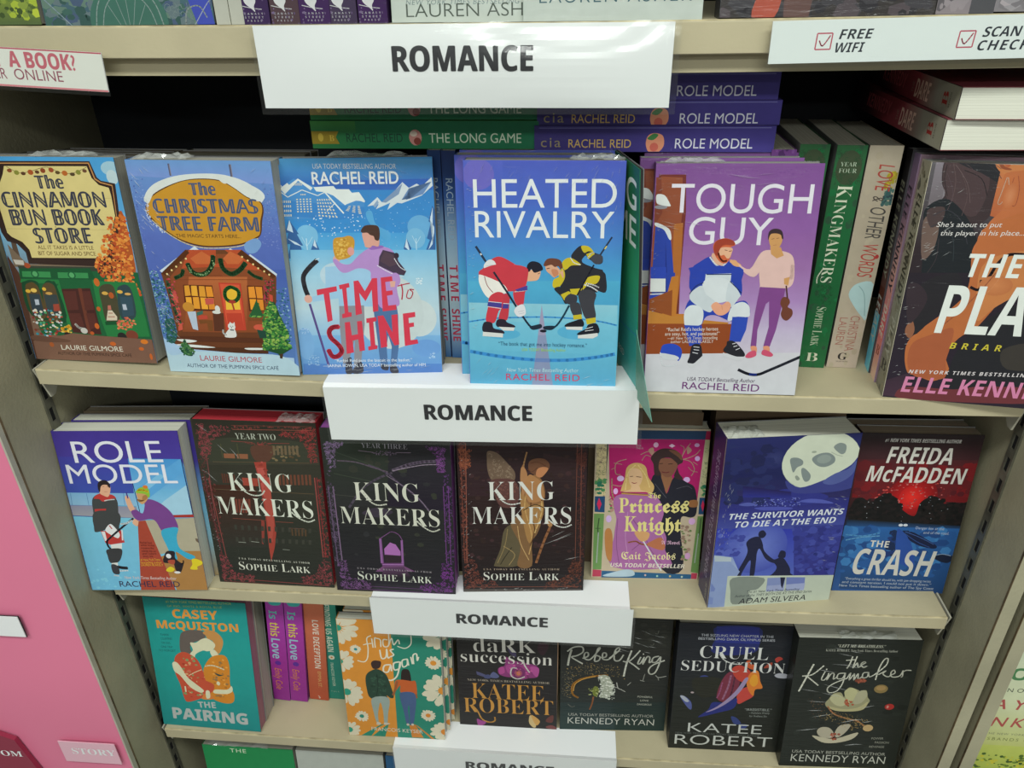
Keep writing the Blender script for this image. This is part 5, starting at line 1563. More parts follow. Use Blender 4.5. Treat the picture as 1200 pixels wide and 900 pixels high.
ART['xmas'] = '''
bg #6c95cb #5a6fb8 #4a62ad #6c94cc
D 11 260 3.0,6.0 #8aa6dc,#7a90cc,#5064a8 -41,13 110,48 -28,842 -178,846 -63,534
D 12 160 2.9,5.9 #8090c8,#6a7cc0,#5668b0 913,188 1019,131 999,613 856,556
g #6c98cc #7a94d0 -4,-15 1022,12 1006,149 -3,105
S 13.5 #5c5a6c 299,23 299,102
S 13.3 #5c5a6c 720,24 720,107
S 4.8 #8a8490 303,28 303,102
S 4.8 #8a8490 727,24 727,102
B #d8ddd8 87,237 165,160 316,106 498,86 674,93 803,138 911,197 917,254 796,303 302,272 97,285
B #5c3a1e 72,333 95,275 150,226 241,178 370,134 492,118 629,126 719,172 807,236 891,264 907,321 885,398 868,476 832,517 713,564 546,584 403,580 268,537 161,460 93,392
B #c8912e 78,333 100,280 148,236 239,187 369,139 491,124 628,132 718,177 806,242 885,268 897,321 872,398 858,477 828,507 714,554 548,574 405,570 270,527 163,450 101,382
B #d8dcd6 584,99 629,126 659,149 703,149 745,190 791,208 825,246 881,264 917,254 891,198 822,142 711,102
B #d8dcd6 89,237 164,165 262,126 221,178 150,226 107,285 89,275
C 6.1 #d8c48a 102,401 177,477 286,549 402,587 545,590 711,571 837,516
D 13 60 3.1,6.1 #c0cce4 66,285 99,275 99,411 185,489 154,490 73,392
T ds 0.0454 #4a5878 413,227 591,224 76 0 "The"
T ds 0.045 #4a5878 133,350 867,344 91 0 "CHRISTMAS"
T ds 0.045 #4a5878 143,470 854,467 93 0 "TREE FARM"
T g 0.012 #5c4226 253,520 718,517 24 0 "THE MAGIC STARTS HERE..."
B #7aa0d0 734,558 821,517 856,556 806,617 744,618
P #d0dce8 372,580 74,766 90,787 398,605
P #d0dce8 627,590 943,787 921,798 603,611
g #4a62ad #5a80b8 -105,760 1033,734 974,1554 -232,1600
D 14 500 4.3,9.6 #2c5c66,#3a7078,#284c58,#4a8288,#8ab0c0 -30,758 52,767 96,860 137,966 135,1185 96,1321 13,1301 -35,1168 -26,927
D 15 200 4.1,9.3 #2c5c70,#3a6c88,#8ab0c8,#4a7898 921,871 993,869 977,1291 873,1273 863,1053
P #cdd9e4 79,764 268,638 284,658 102,781
P #cdd9e4 763,628 936,767 928,788 739,649
P #6e4024 86,782 300,607 707,599 928,788 900,977 818,1142 772,1377 80,1344 115,1230 105,967
P #8c4a2a 149,806 320,637 702,629 881,789 808,1208 159,1229 130,998
g #b8673a #8f4c2c 287,803 716,793 651,1191 174,1206
S 4.3 #7a3e22 177,827 858,810
S 4.3 #7a3e22 194,795 530,787
P #b8502e 326,607 522,603 503,705 655,661 584,601 707,599 846,748 643,732 500,725 247,742
P #c8683a 324,668 417,615 490,664 462,706 358,708
P #c8683a 563,663 623,611 717,659 669,701 586,703
P #583018 86,782 300,607 327,627 120,797
P #583018 707,599 929,782 901,799 671,630
E #f0d890 130,786 7.4,7.5
E #f0d890 170,757 7.4,7.5
E #f0d890 209,730 7.4,7.4
E #f0d890 250,700 7.3,7.4
E #f0d890 292,671 7.3,7.3
E #f0d890 703,649 7.2,7.2
E #f0d890 739,675 7.2,7.2
E #f0d890 774,701 7.2,7.3
E #f0d890 806,729 7.2,7.3
E #f0d890 846,750 7.2,7.3
E #f0d890 879,773 7.2,7.3
C 35.7 #2a5030 296,704 316,761 364,786 429,768 478,705 494,644
C 35.2 #2a5030 542,663 550,735 605,775 673,742 722,690
C 27.5 #2a5030 255,752 237,789 179,816
C 25.0 #2a5030 728,751 769,786 827,806
D 16 70 3.1,5.2 #8aa878,#5a8850 295,709 325,771 407,779 483,705 470,665 503,705 403,800 304,771
P #5c2c18 233,862 449,862 440,1055 210,1056
P #e09a34 240,869 276,866 275,941 232,947
P #eaa838 290,868 332,867 328,945 282,943
P #e09a34 348,869 389,870 387,948 339,948
P #e89430 397,872 442,871 444,947 394,948
P #f0a838 233,955 276,954 270,1038 229,1039
P #e89c34 287,953 332,952 327,1042 280,1040
P #f0a838 342,954 389,955 387,1043 338,1042
P #e08c30 397,955 443,956 438,1042 393,1043
P #5c2c18 704,856 819,858 807,1044 690,1048
P #e89434 712,866 756,863 756,947 706,948
P #e08c30 764,864 812,865 807,950 764,949
P #f0a030 707,957 754,956 750,1035 704,1036
P #e08c30 762,958 806,958 802,1038 758,1039
P #c04430 498,840 661,841 645,1197 494,1201
P #d85a3c 508,850 649,852 631,1180 508,1184
P #c04430 516,1069 631,1065 631,1180 513,1184
P #f0c040 535,891 632,889 628,1038 521,1042
E #e8b838 582,922 58.0,62.8
C 27.6 #2f6a34 590,871 631,894 632,937 602,973 559,978 531,950 536,902 567,875 590,871
S 12.9 #a83a30 572,981 580,1045
E #a83a30 575,981 27.5,13.1
P #c8584c 375,960 442,958 437,1001 374,1008
E #c88a34 240,1030 43.0,37.8
P #b8c4d4 224,1066 289,1061 280,1208 241,1198
P #3c6c60 293,1070 344,1052 339,1079 293,1097
P #c04a38 303,1091 369,1089 370,1117 298,1124
P #7a4a26 298,1127 405,1127 390,1210 357,1211 358,1150 303,1157
P #5c3424 415,1072 496,1069 477,1207 401,1210
E #d8d8d0 456,1038 19.2,26.6
E #d8d8d0 444,1063 32.1,13.3
P #6a3c24 149,1223 797,1214 802,1247 131,1258
P #5a3220 109,1258 802,1253 796,1292 90,1299
P #6a3c24 79,1299 784,1298 779,1332 71,1339
P #52301e 69,1345 789,1334 783,1377 84,1381
B #e0e4e0 98,1287 170,1282 255,1293 175,1309
B #e0e4e0 73,1327 216,1323 388,1340 234,1345
B #e0e4e0 616,1337 757,1333 755,1346 636,1350
P #cc5a48 132,913 170,912 173,997 141,998
P #cc5a48 140,1031 172,1030 175,1095 142,1096
P #cc5a48 137,1151 169,1150 163,1206 128,1218
C 23.6 #3a4a34 121,839 126,966 136,1074 153,1151
C 23.0 #5c4434 877,820 847,883 823,969
D 17 80 5.3,9.6 #a83848,#3a5c38,#c04a50 115,818 177,827 172,1161 135,1185 114,924
D 18 60 5.2,9.3 #a83848,#3a5c38,#b04048 839,800 909,809 899,882 854,904 831,990 806,948
P #c8503c 857,915 882,925 877,994 851,995
E #e0e0dc 539,1170 28.0,27.0
B #dcdcd8 517,1189 556,1185 561,1249 489,1257 476,1241
C 11.1 #dcdcd8 492,1240 468,1224 470,1197
P #dcdcd8 523,1156 532,1134 543,1148
P #dcdcd8 553,1148 566,1134 566,1158
E #2c2c30 531,1168 3.2,3.4
E #2c2c30 548,1168 3.2,3.4
E #2c2c30 537,1179 4.3,4.5
S 8.8 #34343c 524,1197 551,1198
D 19 220 6.3,12.6 #2f6a3a,#3f7f42,#24543a,#78a84c 764,981 688,1091 773,1088
P #2a5c34 757,960 690,1080 790,1082
P #7a4a26 676,1102 804,1098 801,1115 673,1119
E #cc5a44 755,1171 51.3,24.6
P #24502c 855,968 786,1077 826,1087 751,1232 794,1231 745,1344 859,1374 865,1408 886,1407 896,1373 973,1325 938,1270 950,1181 913,1073 893,988
D 20 500 6.3,13.6 #2f7036,#4a8c3c,#24543a,#7aa84a,#98b858 855,968 784,1088 774,1220 750,1344 962,1326 950,1181 913,1073 888,988
P #24483a 726,1188 788,1198 791,1253 737,1255
g #9fc0e0 #b8d0e4 -22,1257 35,1300 215,1385 12,1567
g #a8c4e0 #a8ccd8 -8,1347 973,1404 974,1554 23,1567
B #b4d0dc 33,1415 228,1376 468,1377 663,1381 857,1386 977,1450 991,1588 -18,1604 -8,1347
D 21 130 6.6,13.2 #2a5c34,#3c7040,#5a8450,#24483a 158,1285 111,1355 133,1411 200,1409 217,1374 191,1341
D 22 200 5.5,9.8 #24504c,#2c5c50,#3c7060 40,1121 105,1119 110,1253 74,1322 24,1301
P #4a3424 869,1374 896,1373 885,1413 866,1410
T g 0.012 #b4464e 253,1449 726,1450 42 0 "LAURIE GILMORE"
T g 0.012 #34405c 138,1506 845,1505 29 0 "AUTHOR OF THE PUMPKIN SPICE CAFÉ"
'''

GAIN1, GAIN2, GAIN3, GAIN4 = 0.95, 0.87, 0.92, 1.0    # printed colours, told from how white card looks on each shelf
# ------------------------------------------------------------------ shelving
SH = {1: (333.445, 0.003, 2.911), 2: (0.0, -0.008, 4.783), 3: (-295.643, 0.007, 3.078), 4: (-577.263, -0.004, 3.078), 5: (-866.0, 0.0, 3.0)}
def shz(k, x):
    z, t, s = SH[k]; return z+t*x-s*(1-(x/500)**2)
def shelf(k, lip, label, rail=False, x0=-500, x1=500):
    t = empty('shelf', (0, 0, SH[k][0])); tag(t, label, 'shelf', 'beige metal shelves of the bookcase')
    def ext(name, prof, mat, a=x0, b=x1, n=24):
        v, f = [], []; m = len(prof)
        for i in range(n+1):
            x = a+(b-a)*i/n; z = shz(k, max(-500, min(500, x)))-SH[k][0]
            v += [(x, p[0], z+p[1]) for p in prof]
        for i in range(n):
            for j in range(m):
                q = i*m+j; r = i*m+(j+1) % m; f.append((q, r, r+m, q+m))
        f.append(tuple(range(m-1, -1, -1))); f.append(tuple(n*m+j for j in range(m)))
        return new_obj(name, v, f, mat, t)
    ext('deck', [(1.5, -1.2), (2.5, 0), (256, 0), (256, -3), (1.5, -3)], M['shelf'])
    ext('front_lip', [(0, -1.4), (0.6, -0.4), (1.5, -0.3), (1.5, -lip+1.5), (12, -lip+1.5), (12, -lip), (0.8, -lip), (0, -lip+0.8)], M['shelf'])
    ext('worn_edge', [(0.2, -0.7), (0.9, 0.35), (2.2, 0.35), (1.2, -0.6)], M['chip'])
    if rail: ext('under_rail', [(13, -lip), (13, -lip-15), (15, -lip-15), (15, -lip)], M['shelf'])
    for sx in (-1, 1):
        x = sx*500; z = shz(k, x)-SH[k][0]; b = MB()
        a0, a1 = (x, x+sx*2.0)
        pts = [(a0, 3, z-2), (a0, 250, z-2), (a0, 250, z-12), (a0, 40, z-lip-6), (a0, 22, z-lip-24), (a0, 15, z-lip-24)]
        b.prism([(p[0]+sx*4, p[1], p[2]) for p in pts], (sx*2.0, 0, 0))
        b.build('bracket', M['bracket'], t)
    return t
shelf(1, 25, 'topmost beige metal shelf behind the largest white sign', rail=True, x0=-500, x1=500)
shelf(2, 18, 'second beige metal shelf from the top, under the hockey paperbacks')
shelf(3, 18, 'third beige metal shelf from the top, under the three dark ornate books')
shelf(4, 18, 'fourth beige metal shelf from the top, under the teal book and orange daisy book')
shelf(5, 18, 'lowest beige metal shelf, mostly below the picture')

ZB, ZT = -1366, 980
def upright(x_in, sx, label, strip=True, y0=-44, th=20):
    t = empty('upright_panel', (x_in, 0, ZB)); tag(t, label, 'panel')
    h = ZT-ZB; xo = sx*th
    b = MB(); b.box(min(0, xo), max(0, xo), y0, 262, 0, h); b.build('panel_board', M['panel'], t)
    e = MB(); e.box(min(-sx*0.5, 0), max(-sx*0.5, 0), y0-0.3, y0+2.4, 0, h); e.build('edge_trim', M['panel_edge'], t)
    if strip:
        s = MB(); x0, x1 = sorted((-sx*2.2, 0))
        s.box(x0, x1, 20, 23.4, 0, h); s.box(x0, x1, 30.2, 34, 0, h)
        z = 0
        while z < h: s.box(x0, x1, 23.4, 30.2, z, z+11); z += 27.8
        s.build('slotted_strip', M['steel'], t)
        d = MB(); x0, x1 = sorted((-sx*0.9, -sx*0.2)); d.box(x0, x1, 23, 30.6, 0, h); d.build('strip_recess', M['slot'], t)
    return t
upright(-522, -1, 'left grey beige upright panel with slotted strip beside the pink board')
upright(522, 1, 'right grey beige upright panel with slotted strip beside the last column of books', th=14)
upright(547, 1, 'outer right beige upright panel of the neighbouring bookcase, past the dark gap', strip=False, th=15)
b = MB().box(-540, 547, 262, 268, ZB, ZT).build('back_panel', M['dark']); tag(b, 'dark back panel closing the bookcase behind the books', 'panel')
b = MB().box(536.5, 546.5, 150, 156, ZB, ZT).build('gap_shade_sheet', M['dark']); tag(b, 'dark sheet standing in for the shade in the gap between the right uprights', 'panel')  # black sheet added deep in the gap, its colour stands for the shadow
op = MB().box(-2600, 2600, -2150, -2130, ZB, 420).build('unseen_shelving_blocker', M['shop']); tag(op, None, None, kind='structure')   # unseen shelving block behind the camera, added to shade the lower shelves
fl = MB().box(-2600, 2600, -3600, 900, ZB-10, ZB).build('floor', M['floor']); tag(fl, None, None, kind='structure')

# ------------------------------------------------------------------ books
def art_mesh(name, src, W, H, fn, mat, parent, gain):
    P = Painter(W, H, gain).run(src)
    return new_obj(name, [fn(u, v, l) for u, v, l in P.v], P.f, mat, parent, P.c)
def basis(yaw, lean=0, roll=0, how='front'):
    e = Vector((cos(yaw), sin(yaw), roll)); e.normalize(); n = Vector((-sin(yaw), cos(yaw), 0))
    up = Vector((0, 0, 1))*cos(lean)+n*sin(lean); y = up.cross(e); y.normalize(); up = e.cross(y)
    if how == 'front': X, Y, Z = e, y, up
    elif how == 'spine': X, Y, Z = y, -e, up              # standing, spine to the viewer
    elif how == 'flat': X, Y, Z = y, -up, -e              # lying, spine to the viewer, cover up
    elif how == 'flat_side': X, Y, Z = e, -up, y          # lying, spine to the left, foot to the viewer
    elif how == 'left': X, Y, Z = -y, -e*-1, up
    m = Matrix((X, Y, Z)).transposed()
    return m
def book(name, label, loc, rot, w, h, t, front='bg #888888 #888888', spine=None, gain=1.0, mat='film_cover', pages='pages', group=None,
         back='#777777', crumple=None, inset=1.0, creases=None):
    o = empty(name, loc, rot); tag(o, label, 'book', group)
    W, H = 1000, 1000*h/w
    if len(front) < 12 and front in ART: front = ART[front]
    v, f = box_vf(0, w, -0.4, 0.1, 0, h)
    P = Painter(W, H, gain).run(front)
    fv = [(u/1000*w, -0.45-l*LAY, h-q/1000*w) for u, q, l in P.v]
    base = P.colr(front.split()[1]); n0 = len(fv)
    fc = new_obj('front_cover', fv+v, P.f+[tuple(i+n0 for i in q) for q in f], M[mat], o, P.c+[base]*8)
    if spine: spine = spine.strip().replace('bg ', 'bgu ', 1)
    PS = Painter(1000, 1000*t/h, gain).run(spine or ('bg %s %s' % (front.split()[1], front.split()[1])))
    v, f = box_vf(-0.4, 0.3, -0.4, t+0.4, 0, h); sv = [(-0.45-l*LAY, q/1000*h, h-u/1000*h) for u, q, l in PS.v]; n0 = len(sv)
    new_obj('spine', sv+v, PS.f+[tuple(i+n0 for i in q) for q in f], M[mat], o, PS.c+[PS.colr((spine or front).split()[1])]*8)
    v, f = box_vf(0, w, t-0.1, t+0.4, 0, h); new_obj('back_cover', v, f, M[mat], o, [P.colr(back)]*8)
    MB().box(0.3, w-inset, 0.1, t-0.1, inset, h-inset).build('page_block', M[pages], o)
    if creases:                      # sharp little folds of the shrink wrap, standing proud of the cover: (x0, x1, z0, z1, angle, length, count)
        rnd = random.Random(len(label)+7); V, F = [], []
        for x0, x1, z0, z1, ang, ln, n in creases:
            for i in range(n):
                x, z = rnd.uniform(x0, x1), rnd.uniform(z0, z1); a = ang+rnd.uniform(-.18, .18); L = ln*rnd.uniform(.5, 1.2); q = rnd.uniform(.15, .42)
                dx, dz = cos(a)*L/2, sin(a)*L/2; nx, nz = -sin(a)*q/2, cos(a)*q/2
                c0 = [(x-dx, -1.35, z-dz), (x+nx, -1.2, z+nz), (x+dx, -1.35, z+dz), (x-nx, -1.9, z-nz)]
                if not all(1 < p[0] < w-1 and 1 < p[2] < h-1 for p in c0): continue
                b0 = len(V); V += c0; F += [(b0, b0+1, b0+3), (b0+1, b0+2, b0+3)]
        new_obj('shrink_wrap_crease', V, F, M['crease'], o)
    if crumple:
        rnd = random.Random(len(label)); x0, x1, dep = crumple; nx, ny = 14, 5; V, F = [], []
        for i in range(nx+1):
            for j in range(ny+1):
                ed = 1 if 0 < i < nx and 0 < j < ny else 0.25
                V.append((x0+(x1-x0)*i/nx+rnd.uniform(-1.5, 1.5), -1.5+dep*j/ny+rnd.uniform(-1, 1), h+0.6+rnd.uniform(0, 5.0)*ed))
        for i in range(nx):
            for j in range(ny):
                a = i*(ny+1)+j; F += [(a, a+1, a+ny+2), (a, a+ny+2, a+ny+1)]
        new_obj('shrink_wrap_fold', V, F, M['film_fold'], o)
    return o
def copy_book(o, loc, rot, label, group=None):
    c = o.copy(); col.objects.link(c); m = Matrix.Translation(Vector(loc)*U) @ rot.to_4x4(); c.matrix_world = m
    c['label'] = label
    if group: c['group'] = group
    for ch in o.children:
        if ch.name.startswith('shrink'): continue
        d = ch.copy(); col.objects.link(d); d.parent = c
    return c

FIT = {  # x, y, yaw, width, height, lean, roll
    'cinnamon': (-513.229, 23.574, -0.038, 138.713, 211.162, 0.086, 0.005),
    'xmas': (-357.098, 10.42, -0.019, 139.913, 216.221, 0.063, -0.001),
    'shine': (-216.32, 14.171, 0.085, 145.174, 217.503, 0.128, -0.004),
    'heated': (-39.086, 3.63, -0.01, 145.792, 222.308, 0.095, 0.003),
    'tough': (135.37, 3.904, -0.02, 146.456, 219.902, 0.142, 0.009),
    'rolem': (-518.877, -11.051, 0.063, 143.286, 216.65, 0.125, -0.001),
    'km2': (-366.388, 13.332, -0.013, 145.46, 224.422, 0.113, 0.002),
    'km3': (-215.962, 8.373, 0.004, 146, 224, 0.09, -0.009),
    'km1': (-60.725, 13.886, 0.071, 145, 224, 0.067, 0),
    'princess': (94.118, 47.44, 0.015, 130.075, 201.802, 0.17, 0.001),
    'survivor': (229.764, 3.79, 0.141, 145.459, 227.32, 0.069, -0.003),
    'crash': (380.982, 39.01, 0.033, 130.266, 211.667, 0.108, -0.011),
    'again': (-235.126, 11.121, 0.007, 135.839, 203.586, 0.114, -0),
    'dark': (-81.525, 38.827, 0.004, 137, 206, 0.1, 0),
    'cruel': (210.09, 21.799, 0.015, 144.591, 211.875, 0.132, -0.001),
    'kingm': (355.678, 4.368, 0.03, 150.738, 214.219, 0.127, 0.004),
    'rebel': (60.157, 40.571, 0.043, 146, 222, 0.08, 0.007),
    'pairing': (-503.871, 8.027, -0.026, 143.433, 211.171, 0.19, 0.002),
    'play': (366.8, 4.4, -0.131, 146, 222, 0.122, 0),
}
def std(k, shelf_no, dx=0, dy=0):
    x, y, yaw, w, h, lean, roll = FIT[k]
    n = (-sin(yaw), cos(yaw)); X, Y = x+dx+n[0]*dy, y+dy*n[1]
    return (X, Y, shz(shelf_no, x)+0.3), basis(yaw, lean, roll), w, h
def plain(label, loc, yaw, w, h, t, c, how='front', pages='pages_brown', lean=0.1, gain=None, group=None, c2=None):
    return book('paperback_book', label, loc, basis(yaw, lean, 0, how), w, h, t, front='bg %s %s' % (c, c2 or c), spine='bg %s %s' % (c, c2 or c), gain=gain or G*GAIN3, pages=pages, mat='cover', group=group)
ORD = ['nearest', 'second', 'third', 'fourth', 'furthest', 'nearer', 'farther']
def face_out(k, s, label, t, n_behind=0, gap=2.5, behind_label=None, pages_b=None, name='paperback_book', dxb=1.5, dzb=0, group='face-out books on the shelves', **kw):
    loc, rot, w, h = std(k, s)
    o = book(name, label, loc, rot, w, h, t, front=k, group=group, **kw)
    rnd = random.Random(k)
    for i in range(n_behind):
        loc2, rot2, _, _ = std(k, s, dx=rnd.uniform(-1, 1)*dxb, dy=(t+gap)*(i+1))
        plain(ORD[i if n_behind > 2 else i+5]+' '+behind_label if n_behind > 1 else behind_label, (loc2[0], loc2[1], loc2[2]), yaw=FIT[k][2], w=w, h=h-4-3.2*i-rnd.uniform(0, 4), t=t-rnd.uniform(0, 2), c='#5c5a4c', c2='#4c5458',
              pages='pages_brown', lean=FIT[k][5], group=(behind_label or '')[:60])
    return o
G = 1.0
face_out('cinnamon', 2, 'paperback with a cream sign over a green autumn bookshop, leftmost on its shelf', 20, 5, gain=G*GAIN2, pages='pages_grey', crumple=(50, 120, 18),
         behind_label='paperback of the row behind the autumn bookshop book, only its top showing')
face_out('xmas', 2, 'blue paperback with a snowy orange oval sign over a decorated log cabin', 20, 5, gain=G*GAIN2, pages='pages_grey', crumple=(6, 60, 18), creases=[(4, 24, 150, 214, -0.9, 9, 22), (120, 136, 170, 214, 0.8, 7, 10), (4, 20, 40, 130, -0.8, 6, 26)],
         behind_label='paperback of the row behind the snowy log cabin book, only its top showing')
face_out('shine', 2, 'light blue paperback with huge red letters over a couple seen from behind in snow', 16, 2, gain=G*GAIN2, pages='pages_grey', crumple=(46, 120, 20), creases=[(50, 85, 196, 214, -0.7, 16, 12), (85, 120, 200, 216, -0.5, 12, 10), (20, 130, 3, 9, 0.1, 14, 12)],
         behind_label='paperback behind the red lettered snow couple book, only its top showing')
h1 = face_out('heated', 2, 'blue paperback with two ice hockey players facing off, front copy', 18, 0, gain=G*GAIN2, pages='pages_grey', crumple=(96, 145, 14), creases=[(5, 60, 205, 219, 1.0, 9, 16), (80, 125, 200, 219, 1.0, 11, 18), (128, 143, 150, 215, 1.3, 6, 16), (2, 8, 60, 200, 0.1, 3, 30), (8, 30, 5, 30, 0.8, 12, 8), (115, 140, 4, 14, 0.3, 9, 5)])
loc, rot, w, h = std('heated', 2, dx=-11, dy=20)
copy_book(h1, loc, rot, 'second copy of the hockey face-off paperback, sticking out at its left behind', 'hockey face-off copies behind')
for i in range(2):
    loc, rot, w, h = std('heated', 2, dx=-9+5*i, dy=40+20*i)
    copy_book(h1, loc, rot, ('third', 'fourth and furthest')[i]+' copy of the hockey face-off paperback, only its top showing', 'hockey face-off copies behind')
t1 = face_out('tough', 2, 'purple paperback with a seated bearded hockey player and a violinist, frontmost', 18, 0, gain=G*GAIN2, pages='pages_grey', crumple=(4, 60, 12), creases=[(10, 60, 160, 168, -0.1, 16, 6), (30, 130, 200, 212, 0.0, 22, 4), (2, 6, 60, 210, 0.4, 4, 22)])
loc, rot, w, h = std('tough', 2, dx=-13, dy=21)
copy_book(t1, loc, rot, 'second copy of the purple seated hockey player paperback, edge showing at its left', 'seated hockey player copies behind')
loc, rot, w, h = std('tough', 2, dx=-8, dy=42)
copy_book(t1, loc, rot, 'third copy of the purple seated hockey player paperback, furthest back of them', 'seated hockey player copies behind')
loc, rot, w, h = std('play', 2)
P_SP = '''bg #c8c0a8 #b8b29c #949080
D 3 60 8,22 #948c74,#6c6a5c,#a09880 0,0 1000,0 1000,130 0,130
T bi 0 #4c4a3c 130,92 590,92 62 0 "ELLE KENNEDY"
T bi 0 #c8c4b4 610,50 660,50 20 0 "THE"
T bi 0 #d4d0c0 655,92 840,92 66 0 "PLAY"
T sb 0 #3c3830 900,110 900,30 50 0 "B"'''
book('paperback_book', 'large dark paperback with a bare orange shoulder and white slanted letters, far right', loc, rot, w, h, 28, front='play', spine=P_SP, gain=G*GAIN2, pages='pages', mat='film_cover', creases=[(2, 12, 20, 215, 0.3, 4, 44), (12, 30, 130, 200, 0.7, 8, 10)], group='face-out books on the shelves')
D_SP = '''bg #7c6884 #94748a #d8a8a0 #e06068 #d8b8a4
T bi 0 #38303a 130,78 590,78 56 0 "ELLE KENNEDY"
T bi 0 #d8c4b8 615,40 655,40 16 0 "THE"
T bi 0 #dccabc 650,78 800,78 58 0 "DARE"
T sb 0 #8c4438 880,66 880,16 44 0 "B"'''
loc, rot, w, h = std('play', 2, dx=-2, dy=29.5)
book('paperback_book', 'paperback with a pink and mauve spine squeezed between the grey spine and the black spine', loc, rot, w, h, 19, front='bg #6a5560 #6a5560', spine=D_SP, gain=G*GAIN2*1.6, pages='pages_grey', mat='film_cover')
L_SP = '''bg #343234 #383434 #4c4a4a #745048 #60b0d8 #88b0d0
g #70c4e8 #60b8e0 720,0 1000,0 1000,90 720,90
P #6a3c30 600,0 720,0 720,90 600,90
T bi 0 #b0b098 130,80 560,80 56 0 "ELLE KENNEDY"
T bi 0 #c8ccc4 640,80 860,80 58 0 "LEGACY"'''
loc, rot, w, h = std('play', 2, dx=-4, dy=49.5)
book('paperback_book', 'paperback with a black spine turning blue at its foot, next to the cream spine', loc, rot, w, h, 19, front='bg #38363a #38363a', spine=L_SP, gain=G*GAIN2*1.6, pages='pages_grey', mat='film_cover')

def spine_out(label, x, y, yaw, t, s, spine, w=146, h=222, lean=0.01, roll=0.0, mat='film_cover', gain=None, pages='pages_grey', name='paperback_book', group='books with their spines turned out', z=None):
    e = Vector((cos(yaw), sin(yaw), 0))
    X, Y = x+e.x*t, y+e.y*t
    r = basis(yaw, lean, 0, 'spine')
    r = Matrix.Rotation(roll, 3, Vector((0, 1, 0))) @ r
    return book(name, label, (X, Y, (shz(s, x) if z is None else z)+0.4), r, w, h, t, front='bg %s %s' % (spine.split()[1], spine.split()[1]), spine=spine, gain=gain or G*GAIN2, mat=mat, pages=pages, group=group)
KM_SP = '''bg #2c5c38 #1f6238 #1c5c34 #1f6438
D 4 60 6,20 #265a38,#1c6a3c,#2c5038 0,0 1000,0 1000,118 0,118
E #3c4a34 90,58 70,50
F 6 50 9 #2c4a30 20,10 170,10 170,110 20,110
T sb -0.012 #a8b8a0 84,92 84,28 17 0 "YEAR"
T sb -0.012 #a8b8a0 110,94 110,24 17 0 "FOUR"
T sb -0.016 #d0d4bc 160,86 585,86 58 0.8 "KINGMAKERS"
C 5 #d0d4bc 520,82 560,100 590,98
F 8 30 9 #1c4c2c 600,20 680,20 680,95 600,95
T sb -0.01 #b8c4a8 700,78 890,78 40 0.8 "SOPHIE LARK"
T sb -0.005 #d0d0b8 968,86 968,34 42 0 "B"'''
spine_out('green spine with long cream serif lettering standing next to the cream spine', 300, 64, -0.06, 26, 2, KM_SP, h=227, lean=.019, roll=.0)
spine_out('green spine mostly hidden behind the purple hockey book, only its top showing', 268, 68, -0.04, 26, 2, KM_SP.replace('YEAR', 'YEAR'), h=227, lean=.019)
spine_out('narrow purple spine behind the purple hockey book, only its top showing', 243, 70, 0, 22, 2, 'bg #6c3c80 #5c3470 #5c3470\nD 3 40 6,16 #7c4c90,#4c2860 0,0 300,0 300,100 0,100', h=222)
LV_SP = '''bg #b4a894 #a89c88 #aea28e #b8a898
D 4 40 6,20 #ac9f8a,#b0a48e 0,0 1000,0 1000,130 0,130
D 5 26 8,12 #a89830,#c0a838,#98882c 110,0 175,0 175,42 110,34
D 6 26 8,12 #3c5c5c,#4c6c64,#34484c 170,0 235,0 245,40 175,38
T it 0.008 #a84840 75,78 185,78 60 0 "LOVE"
T it 0.008 #4c4440 205,78 228,78 44 0 "&"
T it 0.008 #4c4844 252,78 385,78 62 0 "OTHER"
T it 0.008 #a84840 412,78 560,78 62 0 "WORDS"
B #a8c4c4 590,70 640,96 700,60 745,20 750,0 590,0
C 3 #7c9c9c 600,60 640,30 740,10
E #a83838 465,12 10,8
T g 0.004 #a06c60 742,66 915,66 40 0 "CHRISTINA"
T g 0.004 #a06c60 752,112 885,112 34 0 "LAUREN"
T sb 0 #2c2828 960,88 960,48 34 0 "G"
T g 0 #4c4844 972,92 972,40 6 0 "GALLERY BOOKS"'''
spine_out('cream spine with hand-drawn letters, a palm leaf and a light blue cloth', 330, 65, -0.05, 29, 2, LV_SP, h=226, lean=.03, mat='cover')
SN_SP = '''bg #1c3460 #28487c #8cacc4 #b8ccd4 #a8c4d0 #3c6ca4
T g 0 #90a0b0 120,46 400,46 30 0 "RACHEL REID"
T B 0.02 #b83450 520,50 700,50 38 0 "TIME"
T B 0.02 #b83450 740,50 910,50 38 0 "SHINE"'''
spine_out('narrow blue spine with red letters, nearest to the snow couple book', -80, 66, -0.05, 12, 2, SN_SP, h=220)
spine_out('narrow blue spine with red letters, nearest to the hockey face-off book', -66.5, 65, -0.04, 13, 2, SN_SP.replace('#1c3460', '#1c2c58'), h=220)
